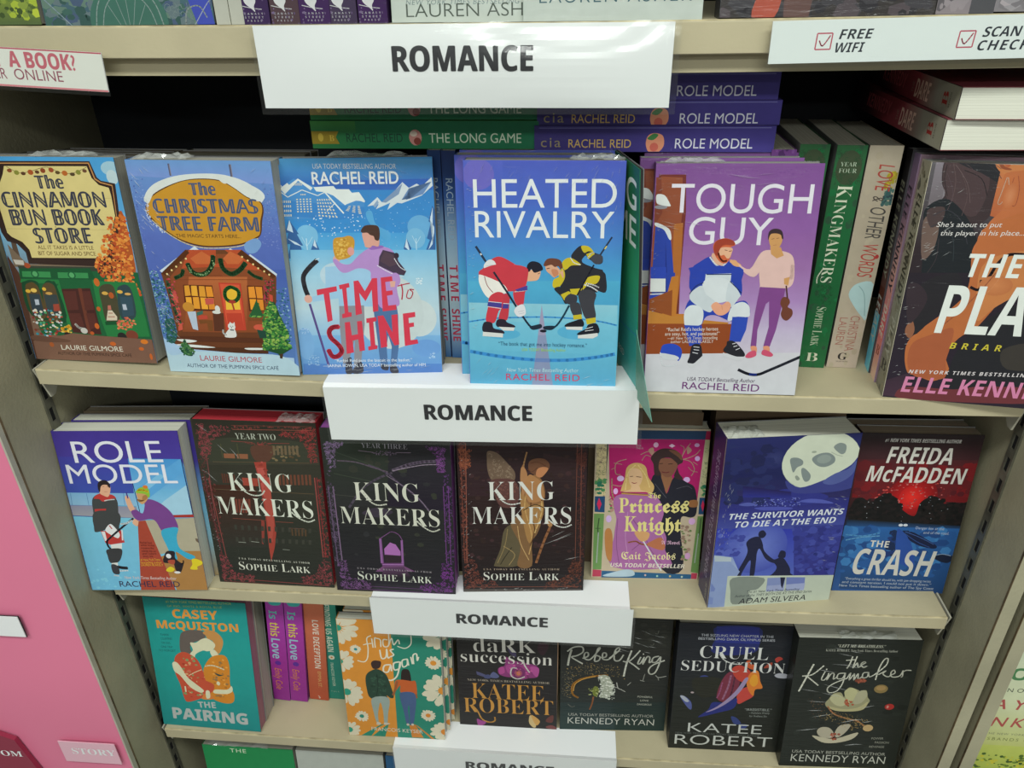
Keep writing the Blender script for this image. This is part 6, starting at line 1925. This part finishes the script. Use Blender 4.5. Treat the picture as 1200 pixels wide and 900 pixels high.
# green book squeezed in edge-on between the two hockey books
LG = '''bg #1c6a44 #1f7448 #2c9068 #2c8c84 #3c9c98
g #1a5c3c #1c6844 0,0 1000,0 1000,500 0,500
C 10 #2c7c98 0,1120 500,1180 1000,1120
T g 0.018 #c8d0c8 60,280 940,280 190 0 "LONG"
T g 0.018 #c8d0c8 60,520 940,520 190 0 "GAME"
T g 0.01 #c8d0c8 300,1420 700,1420 50 0 "RACHEL REID"'''
X = Vector((0.25, -1, 0.0)).normalized(); Y = Vector((1, 0.25, 0.055)).normalized()
lg = book('paperback_book', 'green paperback squeezed in edge-on between the two hockey books', (93.5, 136, shz(2, 110)+.4), Matrix((X, Y, X.cross(Y))).transposed(), 142, 222, 3, front=LG, spine='bg #14502f #14502f', gain=G*GAIN2*1.5, pages='pages_black', group=None)
def film_tint():
    m = simple('green_tinted_film', lin('#5fa38c'), 0.25); b = m.node_tree.nodes['Principled BSDF']; b.inputs['Alpha'].default_value = 0.72; return m
M['green_film'] = film_tint()
# loose wrap corner reaching out over the shelf lip
MB().prism([(141.5, -1.2, 70), (141.5, -1.2, -3), (192, -1.2, -3)], (0, 0.4, 0)).build('wrap_corner', M['green_film'], lg)

# lying stacks on the second shelf
def flat(label, x0, y, z, length, t, spine, yaw=0, depth=146, mat='film_cover', group=None, tilt=0.0):
    e = Vector((cos(yaw), sin(yaw), 0)); r = basis(yaw, 0, tilt, 'flat')
    return book('paperback_book', label, (x0+e.x*length, y+e.y*length, z+t+tilt*length), r, depth, length, t, front='bg %s %s' % (spine.split()[1], spine.split()[1]), spine=spine, gain=G*GAIN2*1.5, mat=mat, pages='pages_grey', group=group)
LG_SP = '''bg #2c6c3c #1f6844 #1c6444 #1c6444
g #3c7c3c #2c6c40 0,0 200,0 200,50 0,50
P #8c7828 0,42 90,42 122,42 108,68 122,96 0,96
E #b8a040 40,68 12,18
T sb 0 #b8a040 78,84 100,84 26 0 "B"
T g 0.004 #1c3c30 155,88 405,88 36 0 "RACHEL REID"
E #b88078 462,68 28,34
E #7c3c34 470,84 16,16
E #c8b8a8 455,52 16,12
T g 0.014 #b8c4b0 522,90 925,90 40 0 "THE LONG GAME"'''
flat('green paperback lying flat with its spine out, lower of the two', -193, 75, 216.5, 219, 25, LG_SP, group='green paperbacks lying flat')
flat('green paperback lying flat with its spine out, upper one half hidden by the large sign', -192, 76, 243, 218, 25, LG_SP, yaw=0.004, group='green paperbacks lying flat')
RM_SP = '''bg #38306c #3c3474 #3c3478
T g 0.02 #8c8060 28,86 112,86 40 0 "cia"
T g 0.012 #c0a058 145,88 408,88 34 0 "RACHEL REID"
B #c88468 470,70 480,36 510,28 540,40 545,80 520,108 485,106
B #3c7040 475,50 500,30 520,36 500,56
E #b85c50 505,85 18,18
T g 0.012 #c4c4d0 592,90 912,90 40 0 "ROLE MODEL"
S 3 #6a68a0 20,8 980,6'''
flat('dark blue paperback lying flat with its spine out, lowest of the three', 22, 73, 214.5, 222, 23, RM_SP, group='dark blue paperbacks lying flat')
flat('dark blue paperback lying flat with its spine out, middle of the three', 24.5, 75, 238.5, 222, 21, RM_SP, yaw=0.003, group='dark blue paperbacks lying flat')
flat('dark blue paperback lying flat with its spine out, topmost, half hidden by the sign', 20, 76, 260.5, 222, 23, RM_SP, yaw=0.0, group='dark blue paperbacks lying flat')
DA_SP = '''bg #241c20 #3c2024 #7c3038 #8c3c44 #8a8478 #8a8674
T bi -0.01 #a85058 180,82 470,82 60 0 "KENNEDY"
T g 0.01 #8c6c64 560,84 560,40 22 0 "THE"
T bi -0.01 #d8b0a0 575,96 730,96 72 0 "DARE"
T sb 0.01 #8c2c28 905,84 905,30 46 0 "B"
T sb 0 #4c4438 930,84 930,28 10 0 "BLOOM"'''
for i, (x, y, z, yw) in enumerate(((370, 22, 227.5, 0.02), (374, 18, 253.5, -0.01))):
    book('paperback_book', ('lower', 'upper')[i]+' of two red-brown books lying flat, cream pages to the front, top right', (x, y, z+25), basis(yw, 0, 0, 'flat_side'), 146, 222, 25,
         front='bg #6c3038 #6c3038', spine=DA_SP, gain=G*GAIN2*1.7, pages='pages', group='books lying flat at the top right', back='#5c2c30')

# ------------------------------------------------------------------ third shelf
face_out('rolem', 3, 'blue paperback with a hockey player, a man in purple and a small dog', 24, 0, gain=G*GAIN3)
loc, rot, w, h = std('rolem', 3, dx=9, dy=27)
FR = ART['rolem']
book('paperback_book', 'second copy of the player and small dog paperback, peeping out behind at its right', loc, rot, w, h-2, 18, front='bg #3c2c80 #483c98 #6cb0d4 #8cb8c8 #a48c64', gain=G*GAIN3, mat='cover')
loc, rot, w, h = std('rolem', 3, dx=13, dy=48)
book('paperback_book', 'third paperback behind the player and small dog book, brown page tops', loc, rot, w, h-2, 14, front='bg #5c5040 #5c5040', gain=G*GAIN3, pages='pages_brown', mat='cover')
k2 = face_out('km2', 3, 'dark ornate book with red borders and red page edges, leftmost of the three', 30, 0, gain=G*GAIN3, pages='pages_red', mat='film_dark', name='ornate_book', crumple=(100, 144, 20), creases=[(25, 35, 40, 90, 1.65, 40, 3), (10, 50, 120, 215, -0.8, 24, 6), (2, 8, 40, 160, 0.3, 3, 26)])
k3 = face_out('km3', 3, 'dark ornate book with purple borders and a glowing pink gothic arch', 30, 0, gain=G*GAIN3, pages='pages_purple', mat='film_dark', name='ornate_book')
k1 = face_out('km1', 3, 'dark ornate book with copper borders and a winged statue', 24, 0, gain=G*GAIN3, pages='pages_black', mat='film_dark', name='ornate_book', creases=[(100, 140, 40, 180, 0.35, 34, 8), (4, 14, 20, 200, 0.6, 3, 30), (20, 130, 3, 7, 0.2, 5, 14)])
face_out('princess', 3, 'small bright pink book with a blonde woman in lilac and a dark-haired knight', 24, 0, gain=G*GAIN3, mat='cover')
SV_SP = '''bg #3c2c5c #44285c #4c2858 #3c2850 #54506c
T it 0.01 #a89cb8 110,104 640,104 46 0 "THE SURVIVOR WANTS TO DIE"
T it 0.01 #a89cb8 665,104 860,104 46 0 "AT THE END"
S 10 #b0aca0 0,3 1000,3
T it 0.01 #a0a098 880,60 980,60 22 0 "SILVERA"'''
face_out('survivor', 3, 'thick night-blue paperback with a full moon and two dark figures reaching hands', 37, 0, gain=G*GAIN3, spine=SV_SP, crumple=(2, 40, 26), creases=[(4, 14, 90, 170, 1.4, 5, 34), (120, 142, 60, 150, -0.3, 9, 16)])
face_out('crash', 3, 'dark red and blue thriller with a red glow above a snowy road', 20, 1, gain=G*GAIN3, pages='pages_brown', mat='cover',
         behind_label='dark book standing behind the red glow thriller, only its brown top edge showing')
# what lies behind and on top of the third shelf's front row

plain('dark book lying behind, above the player and small dog book', (-514+222, 100, -77+20), 0, 146, 222, 18, '#3a2c24', 'flat', lean=0, c2='#1c3024')
plain('brown-edged book standing behind the pink book, only its top edge showing', (70, 76, shz(3, 80)), 0.0, 146, 214, 26, '#5c4c3c')
plain('brown-edged book standing behind the blue moon book, only its top edge showing', (232, 84, shz(3, 300)), 0.0, 146, 212, 30, '#5c4c3c')
plain('red book lying flat on top of the books behind the red glow thriller', (386+150, 105, -84+16), 0, 130, 150, 14, '#9c2430', 'flat', lean=0, pages='pages_brown')
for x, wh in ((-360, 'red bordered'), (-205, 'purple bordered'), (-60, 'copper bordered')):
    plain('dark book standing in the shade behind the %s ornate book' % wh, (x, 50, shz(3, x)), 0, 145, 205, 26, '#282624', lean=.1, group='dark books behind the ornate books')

# ------------------------------------------------------------------ fourth shelf
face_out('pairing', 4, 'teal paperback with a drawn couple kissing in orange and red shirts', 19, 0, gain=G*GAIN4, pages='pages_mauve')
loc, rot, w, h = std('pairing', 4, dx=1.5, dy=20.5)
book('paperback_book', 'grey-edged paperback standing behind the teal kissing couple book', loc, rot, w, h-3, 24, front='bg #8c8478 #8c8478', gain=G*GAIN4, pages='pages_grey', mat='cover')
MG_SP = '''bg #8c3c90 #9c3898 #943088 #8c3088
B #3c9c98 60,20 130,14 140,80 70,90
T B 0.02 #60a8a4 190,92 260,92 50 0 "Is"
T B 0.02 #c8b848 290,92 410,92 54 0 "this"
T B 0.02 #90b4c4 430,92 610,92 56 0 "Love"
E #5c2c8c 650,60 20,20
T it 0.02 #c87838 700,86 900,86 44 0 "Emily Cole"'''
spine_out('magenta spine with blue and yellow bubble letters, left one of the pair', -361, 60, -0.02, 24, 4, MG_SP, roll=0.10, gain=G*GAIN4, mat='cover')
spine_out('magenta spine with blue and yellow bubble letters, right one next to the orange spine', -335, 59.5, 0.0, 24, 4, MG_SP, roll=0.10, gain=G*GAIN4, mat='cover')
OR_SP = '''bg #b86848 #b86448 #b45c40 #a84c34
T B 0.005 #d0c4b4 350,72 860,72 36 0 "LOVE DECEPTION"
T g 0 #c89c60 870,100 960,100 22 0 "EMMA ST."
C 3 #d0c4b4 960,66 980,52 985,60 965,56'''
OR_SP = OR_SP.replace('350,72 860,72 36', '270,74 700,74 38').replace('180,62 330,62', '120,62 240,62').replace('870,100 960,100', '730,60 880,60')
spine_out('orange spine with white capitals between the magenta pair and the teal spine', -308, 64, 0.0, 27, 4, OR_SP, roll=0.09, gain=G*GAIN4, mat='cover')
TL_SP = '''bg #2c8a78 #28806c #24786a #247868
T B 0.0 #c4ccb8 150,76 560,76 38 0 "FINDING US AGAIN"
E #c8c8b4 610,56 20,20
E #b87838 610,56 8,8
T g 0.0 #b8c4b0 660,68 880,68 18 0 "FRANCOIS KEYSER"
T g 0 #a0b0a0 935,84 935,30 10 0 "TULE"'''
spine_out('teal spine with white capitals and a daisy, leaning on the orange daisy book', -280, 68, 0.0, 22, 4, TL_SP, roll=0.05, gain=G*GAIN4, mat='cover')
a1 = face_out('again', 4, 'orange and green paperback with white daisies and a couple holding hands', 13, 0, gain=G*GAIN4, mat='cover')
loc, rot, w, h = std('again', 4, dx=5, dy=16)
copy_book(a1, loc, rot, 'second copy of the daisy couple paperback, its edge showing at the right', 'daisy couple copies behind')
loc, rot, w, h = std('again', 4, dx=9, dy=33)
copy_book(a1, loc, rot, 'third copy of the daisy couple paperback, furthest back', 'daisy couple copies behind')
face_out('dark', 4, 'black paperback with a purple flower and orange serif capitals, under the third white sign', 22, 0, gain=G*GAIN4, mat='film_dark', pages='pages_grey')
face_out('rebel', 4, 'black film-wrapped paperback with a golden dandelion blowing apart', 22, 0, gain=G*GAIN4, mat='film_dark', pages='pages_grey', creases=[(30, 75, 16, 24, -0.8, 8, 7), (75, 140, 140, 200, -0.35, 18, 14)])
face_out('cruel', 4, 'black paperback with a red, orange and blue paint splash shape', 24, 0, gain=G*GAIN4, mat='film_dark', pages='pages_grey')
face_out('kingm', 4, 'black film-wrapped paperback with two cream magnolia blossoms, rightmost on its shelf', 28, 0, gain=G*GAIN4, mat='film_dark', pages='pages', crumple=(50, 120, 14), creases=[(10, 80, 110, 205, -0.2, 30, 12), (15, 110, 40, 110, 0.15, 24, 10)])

# ------------------------------------------------------------------ lowest shelf, only the tops in view
for (x, w, c, lab, extra) in (
        (-472, 138, '#1c8048', 'bright green book on the lowest shelf, only its top in view', 'T g 0.01 #c8d4b8 300,90 480,90 56 0 "THE"'),
        (-329, 131, '#a8aca4', 'pale grey book on the lowest shelf between the green one and the blue one', ''),
        (-194, 140, '#24547c', 'dark blue book on the lowest shelf beside the lowest white sign', ''),
        (200, 140, '#3c3c38', 'dark grey book on the lowest shelf right of the lowest white sign', '')):
    book('paperback_book', lab, (x, 6, -862), basis(0, 0.1, 0), w, 218, 34, front='bg %s %s\n%s' % (c, c, extra), gain=G*GAIN4, pages='pages_grey', mat='cover', crumple=(10, 100, 26) if x < -400 else None)

# ------------------------------------------------------------------ top shelf, only the feet of the books in view
TOPA = '''bg #6c7c54 #5c6c48 #8c9c38 #98ac30 #4c5c38
D 5 300 12,34 #98a838,#a8b43c,#7c8c3c,#5c7038 0,1150 1000,1150 1000,1540 0,1540
D 6 90 8,20 #4c5c2c,#3c4c28 0,1250 1000,1250 1000,1540 0,1540
C 5 #4c5440 100,1200 120,1400
C 5 #4c5440 300,1200 310,1420
K #a8a898 3 9 .7 860,1100 1000,1100 1000,1420 860,1420'''
TOPB = '''bg #3c4c60 #4c5a64 #3c5854 #4c6c68 #3c5464
D 5 260 16,50 #3c5c54,#5c6c70,#44546c,#34504c,#5c7468 0,1200 1000,1200 1000,1540 0,1540
B #8c948c 100,1150 200,1300 330,1380 420,1330 480,1260 400,1150
D 7 60 10,26 #8c9890,#a0a8a0 130,1200 420,1200 420,1350 200,1360
E #3c6458 500,1520 230,200
C 6 #7c8c88 300,1540 330,1430 400,1350 500,1325 600,1350 670,1430 700,1540
C 5 #7c8c88 340,1540 370,1450 430,1385 500,1365 570,1385 630,1450 660,1540
C 3 #7c8c88 500,1370 500,1540
C 3 #7c8c88 440,1390 480,1540
C 3 #7c8c88 560,1390 520,1540
C 3 #7c8c88 390,1430 450,1540
C 3 #7c8c88 610,1430 550,1540
D 8 30 16,40 #44508c,#3c4880 660,1250 760,1250 740,1420
F 9 60 26 #6c7c7c 740,1280 1000,1280 1000,1520 740,1520
C 5 #7c8c98 20,1400 100,1480 160,1540
P #3c48a0 860,1400 980,1400 1000,1540 900,1540
C 5 #8c94a8 880,1540 960,1440 1000,1400
C 7 #7c8484 830,1540 850,1460 920,1440 960,1500'''
def top_front(label, x0, x1, src, y=6, t=22, mat='film_cover', pages='pages_grey'):
    w = x1-x0; k = 1000/w; H = 224*k
    src2 = src
    return book('paperback_book', label, (x0, y, shz(1, (x0+x1)/2)+.4), basis(0, 0.10, 0), w, 1.535*w if 'H1535' in src else 224, t, front=src2.replace('H1535', ''), gain=G*GAIN1, mat=mat, pages=pages)
top_front('lime green book cover on the top shelf, its foot showing at the far left', -530, -388, TOPA)
top_front('blue-green fantasy book cover with fine line arcs on the top shelf', -384, -238, TOPB)
for x, lab in ((-236, 'left one of the two white spines on the top shelf'), (-223.5, 'right one of the two white spines on the top shelf')):
    spine_out(lab, x, 6, 0, 11, 1, 'bg #b8b8a8 #a8aa9c #b0b0a4', gain=G*GAIN1, mat='cover')
CN = '''bg #%s #%s
C 2.5 #b8b8b8 950,24 946,60 938,100
B #c8c8c8 905,44 892,58 894,78 910,88 930,84 948,62 958,50 940,52 925,44
E #c8c8c8 896,54 8,8
P #c8c8c8 894,46 888,42 896,50
T B 0 #a0a0a4 968,92 968,22 7 0 "CANARY"
T B 0 #a0a0a4 980,92 980,22 7 0 "STREET"
T B 0 #a0a0a4 991,84 991,30 6 0 "PRESS"
D 5 40 2,5 #5c4c6c,#6c5c7c 820,0 1000,0 1000,115 820,115'''
for i, (x, t, c, lab) in enumerate(((-212, 21, '38264c', 'leftmost purple spine with a white bird on the top shelf'),
        (-189, 23, '4c3a40', 'brownish spine with a white bird between purple ones on the top shelf'),
        (-165, 24.5, '3c2450', 'middle purple spine with a white bird on the top shelf'),
        (-139.5, 21, '40344c', 'greyish purple spine with a white bird, fourth of the five'),
        (-116.5, 23, '3c2450', 'purple spine with a white bird next to the white name cover'))):
    spine_out(lab, x, 5, 0, t, 1, CN % (c, c), gain=G*GAIN1, mat='film_cover')
AS = '''bg #a8b4a8 #b4bcb0 #b4bcb4
S 3 #98a49c 0,1360 1000,1350
S 3 #98a49c 350,1240 360,1400
S 3 #98a49c 700,1240 690,1390
T it 0 #6c7c7c %s,1446 %s,1444 24 0 "NEW YORK TIMES BESTSELLING AUTHOR"
T g -0.008 #3c5c64 %s,1508 %s,1504 66 0 "LAUREN ASHER"'''
top_front('white book with thin grey capitals, left one of the pair above the large sign', -90, 56, AS.replace('#3c5c64', '#4c544c') % (80, 900, 80, 860), y=8)
top_front('white book with thin teal capitals, right one of the pair above the large sign', 17, 157, AS % (190, 860, 89, 936), y=3, t=4)
MF = '''bg #3c3c40 #3c3638 #34302f
D 5 120 20,70 #3c3a3e,#2c2a2e,#4c4448 0,1100 1000,1100 1000,1540 0,1540
B #a04c3c 150,1540 190,1400 240,1300 300,1260 290,1400 260,1540
B #5c4440 330,1250 400,1250 420,1540 300,1540
C 8 #c8c8cc 620,1250 560,1400 470,1440 580,1380 700,1300
T g 0 #b0b0b0 660,1440 700,1440 30 0 "BY"
T sc 0.01 #c0c0c0 705,1450 960,1440 90 0 "Daemi"'''
b2 = book('paperback_book', 'wide dark photo book with white script on the top shelf, right of the white covers', (171, 6, shz(1, 240)+.4), basis(0, .1, 0), 162, 250, 24, front=MF, gain=G*GAIN1, mat='film_dark', pages='pages_grey')
spine_out('grey spine standing behind the corner of the dark photo book, top right', 335, 8, 0, 24, 1, 'bg #7c7478 #6c666c #847c80\nD 4 40 10,30 #8c8488,#5c585c 700,0 1000,0 1000,110 700,110', gain=G*GAIN1)
spine_out('dark grey spine at the far right of the top shelf before the pale cover', 360, 8, 0, 17, 1, 'bg #54545a #5c5c5c #4c4c50', gain=G*GAIN1)
top_front('pale mauve-grey cover at the far right end of the top shelf', 378, 510, 'bg #8c8488 #8c888c #787478\nD 4 60 20,60 #8c888c,#706c70,#9c9498 0,1300 1000,1300 1000,1700 0,1700', y=8)

# ------------------------------------------------------------------ white signs
def sign(label, x0, x1, z_top, z_bot, y, ztxt, xt0, xt1, cap, flap=None, tilt=0.0, skew=0.0, shelf_no=2, sleeve=4, bulge=0.0, tiltz=0.0, txt='ROMANCE'):
    t = empty('shelf_sign', (x0, y, z_top), Matrix.Rotation(tilt, 3, Vector((1, 0, 0))) @ Matrix.Rotation(-tiltz, 3, Vector((0, 1, 0)))); tag(t, label, 'sign', 'white category signs on the shelf edges')
    w, h = x1-x0, z_top-z_bot
    def grid(x0_, x1_, z0_, z1_, yo, amp, nx=24, nz=8):
        V, F = [], []
        for i in range(nx+1):
            for j in range(nz+1):
                a, c = i/nx, j/nz; V.append((x0_+(x1_-x0_)*a, yo-amp*sin(pi*min(1, max(0, c)))*sin(pi*a)-amp*0.35*sin(3*pi*a+c), z0_+(z1_-z0_)*c))
        for i in range(nx):
            for j in range(nz):
                q = i*(nz+1)+j; F.append((q, q+1, q+nz+2, q+nz+1))
        return V, F
    V, F = grid(0, w, -h, 0, 0, bulge); card = new_obj('card', V, F, M['paper'], t)
    Vt, Ft, wt = layout(txt, 'B', 0); xa, xb = min(p[0] for p in Vt), max(p[0] for p in Vt); k = (xt1-xt0)/(xb-xa)
    def yy(x, z):
        a, c = x/w, (z+h)/h; return -bulge*sin(pi*min(1, max(0, c)))*sin(pi*a)-bulge*0.35*sin(3*pi*a+c)
    pts = [((xt0-x0)+(p[0]-xa)*k, ztxt-z_top+p[1]*cap) for p in Vt]
    LV, LF = [], []
    for q_, (dx, dz) in enumerate(((0, 0), (.5, 0), (-.5, 0), (0, .25), (0, -.25))):
        b0 = len(LV); LV += [(x+dx, yy(x, z)-0.35-q_*.01, z+dz) for x, z in pts]; LF += [tuple(i+b0 for i in f_) for f_ in Ft]
    new_obj('lettering', LV, LF, M['ink'], t)
    if sleeve:
        V, F = grid(-sleeve*0.6, w+sleeve, -h-sleeve, sleeve*0.3, -1.0, bulge, 60, 16)
        if bulge: V = [(p[0], p[1]-9*math.exp(-((p[0]/w-0.80)/0.2)**2)*sin(pi*max(0, min(1, 1+p[2]/h)))-2*math.exp(-((p[0]/w-0.60)/0.15)**2)*sin(pi*max(0, min(1, 1+p[2]/h))), p[2]) for p in V]
        new_obj('clear_sleeve', V, F, M['sleeve'], t)
    if flap:
        xa, xb, y1 = flap; V, F = [], []; n = 12
        for i in range(n+1):
            x = xa+(xb-xa)*i/n
            for yv in (0.0, 6.0, y1-y):
                V.append((x-x0, yv, shz(shelf_no, x)+0.6-z_top if yv > 0 else -0.2))
        for i in range(n):
            for j in range(2): q = i*3+j; F.append((q, q+1, q+4, q+3))
        new_obj('folded_flap', V, F, M['paper'], t)
    return t
sign('largest white sign with black capitals, hanging from the top shelf edge', -201, 135.5, 331, 267.5, -9, 296.5, -88.5, 25, 18.5, tilt=0.0, sleeve=5, bulge=2.5)
sign('second white sign from the top with black capitals, under the hockey face-off book', -190, 130.5, -4.5, -68, -7, -41, -87, 23, 17.5, flap=(-190, 130, 46), tiltz=0.017, shelf_no=2, sleeve=4)
sign('third white sign from the top with black capitals, above the daisy couple book', -173, 143, -295.5, -356, -6, -331, -68, 42, 15.5, flap=(-172, 139, 42), tiltz=0.0, shelf_no=3, sleeve=3)
sign('lowest white sign, its black capitals cut off by the bottom of the picture', -170, 138, -577, -640, -6, -613, -69, 53, 15, flap=(-170, 138, 42), shelf_no=4, sleeve=3)

# ------------------------------------------------------------------ shelf-edge information strips
def strip(label, x0, x1, z0, z1, y, slope, art, dz=0, th=1.0):
    t = empty('info_strip', (x0, y, z0), Matrix.Rotation(-slope, 3, Vector((0, 1, 0)))); tag(t, label, 'sign')
    w, h = x1-x0, z1-z0; W = 1000; H = 1000*h/w
    MB().box(0, w, 0, th, 0, h).build('strip_card', M['paper'], t)
    P = Painter(W, H).run(art)
    new_obj('print', [(u/1000*w, -0.25-l*LAY, h-q/1000*w) for u, q, l in P.v], P.f, M['print'], t, P.c)
    MB().poly([(-2, -1.6, -3), (w+2, -1.6, -3), (w+2, -1.6, h+1), (-2, -1.6, h+1)]).build('clear_cover', M['film'], t)
    return t
strip('white strip with faded red lettering, hanging askew from the top shelf at the left', -480, -335.5, 289, 320, -9, -0.058, '''bg #d4d4cc #d4d4cc
P #b05060 0,0 1000,0 1000,8 0,8
P #c87880 0,204 1000,204 1000,214 0,214
T B 0.03 #b8606c 432,104 833,104 84 0 "A BOOK?"
T B 0.03 #b8606c 130,104 390,104 84 0 "WANT"
T g 0.0 #8c4c5c 446,172 740,172 58 0 "ONLINE"
T g 0.0 #8c4c5c 180,172 400,172 58 0 "ORDER"
''')
strip('long white strip with bold slanted capitals under the top shelf at the right', 210, 458, 300, 330.5, -8, 0.018, '''bg #d6dcda #d6dcda
T bi 0.02 #2c3038 206,56 308,56 28 0 "FREE"
T bi 0.02 #2c3038 200,94 288,94 28 0 "WIFI"
S 4 #b05060 140,38 186,38
S 4 #b05060 140,38 138,84
S 4 #b05060 138,84 184,84
S 4 #b05060 186,38 184,84
C 4 #b05060 148,58 160,74 180,44
S 4 #b05060 565,42 611,42
S 4 #b05060 565,42 563,88
S 4 #b05060 563,88 609,88
S 4 #b05060 611,42 609,88
C 4 #b05060 573,62 585,78 605,48
T bi 0.02 #2c3038 632,60 815,60 28 0 "SCAN TO"
T bi 0.02 #2c3038 626,98 935,98 28 0 "CHECK PRICE"''')

# ------------------------------------------------------------------ neighbouring displays
t = empty('pink_display_board', (-524, -50, ZB)); tag(t, 'large plain pink board left of the bookcase', 'board')
MB().box(-700, 0, 0, 5, 200, 1500).build('pink_face', M['pink'], t)
MB().box(0, 2.2, -1, 6, 200, 1500).build('edge_trim', M['bracket'], t)
c = empty('price_card', (-690, -56, -337)); tag(c, 'blank white price card on the pink board', 'card')
MB().box(0, 101, 0, 1, 0, 33).build('card_face', M['paper'], c)
MB().box(-1, 102, 1, 1.6, -1, 34).build('card_backing', M['slot'], c)
c = empty('shelf_tag', (-612, -56, -577)); tag(c, 'pale pink translucent tag with white capitals at the lower edge of the pink board', 'tag')
M['pinktag'] = simple('pale_pink_tag', (0.72, 0.42, 0.50), 0.3)
MB().box(0, 79, 0, 1, 0, 42).build('tag_face', M['pinktag'], c)
V, F, wt = layout('STORY', 'sb', 0); k = 62/wt
new_obj('lettering', [(14+x*k, -0.4, 18+y*12) for x, y in V], F, M['paper'], c)
c = empty('red_booklet', (-760, -58, -640)); tag(c, 'dark red booklet with white capitals at the lower left corner', 'booklet')
M['redbook'] = simple('dark_red_print', (0.25, 0.02, 0.05), 0.4)
MB().prism([(0, 0, 0), (110, 0, 0), (88, 0, 104), (60, 0, 118), (0, 0, 118)], (0, 6, 0)).build('booklet_cover', M['redbook'], c)
V, F, wt = layout('BLOOM', 'sb', 0); k = 70/wt
new_obj('lettering', [(20+x*k, -0.4, 70+y*11) for x, y in V], F, M['paper'], c)
NB = '''bg #c4ccb0 #c8cca8 #b8bc70 #8c9c30
T B 0.02 #4c7c50 60,300 900,300 130 0 "LOVE"
T g 0.02 #3c4438 180,440 620,440 44 0 "A NOVEL"
T it 0.02 #a8504c 90,640 960,640 110 0 "TAYLOR"
T it 0.02 #a8504c 40,850 900,850 110 0 "JENKINS"
T g 0.01 #6c7058 180,950 960,950 24 0 "OF THE NEW YORK TIMES BESTSELLER"
T g 0.02 #6c7440 180,1020 960,1020 34 0 "HUSBANDS OF EVELYN"
g #b8c060 #8ca028 0,1080 1000,1080 1000,1700 0,1700
D 7 200 8,22 #4c6428,#3c5424,#c0b838,#68802c 0,1200 1000,1180 1000,1480 0,1480'''
book('paperback_book', 'pale green paperback with red slanted capitals in the neighbouring bookcase, lower right', (565, 3, -600), basis(0, 0.06, 0), 146, 240, 26, front=NB, gain=G*GAIN4, mat='cover')
nb = MB().box(563, 760, 0, 240, -622, -601).build('neighbour_shelf', M['shelf']); tag(nb, 'beige shelf of the neighbouring bookcase at the lower right', 'shelf')
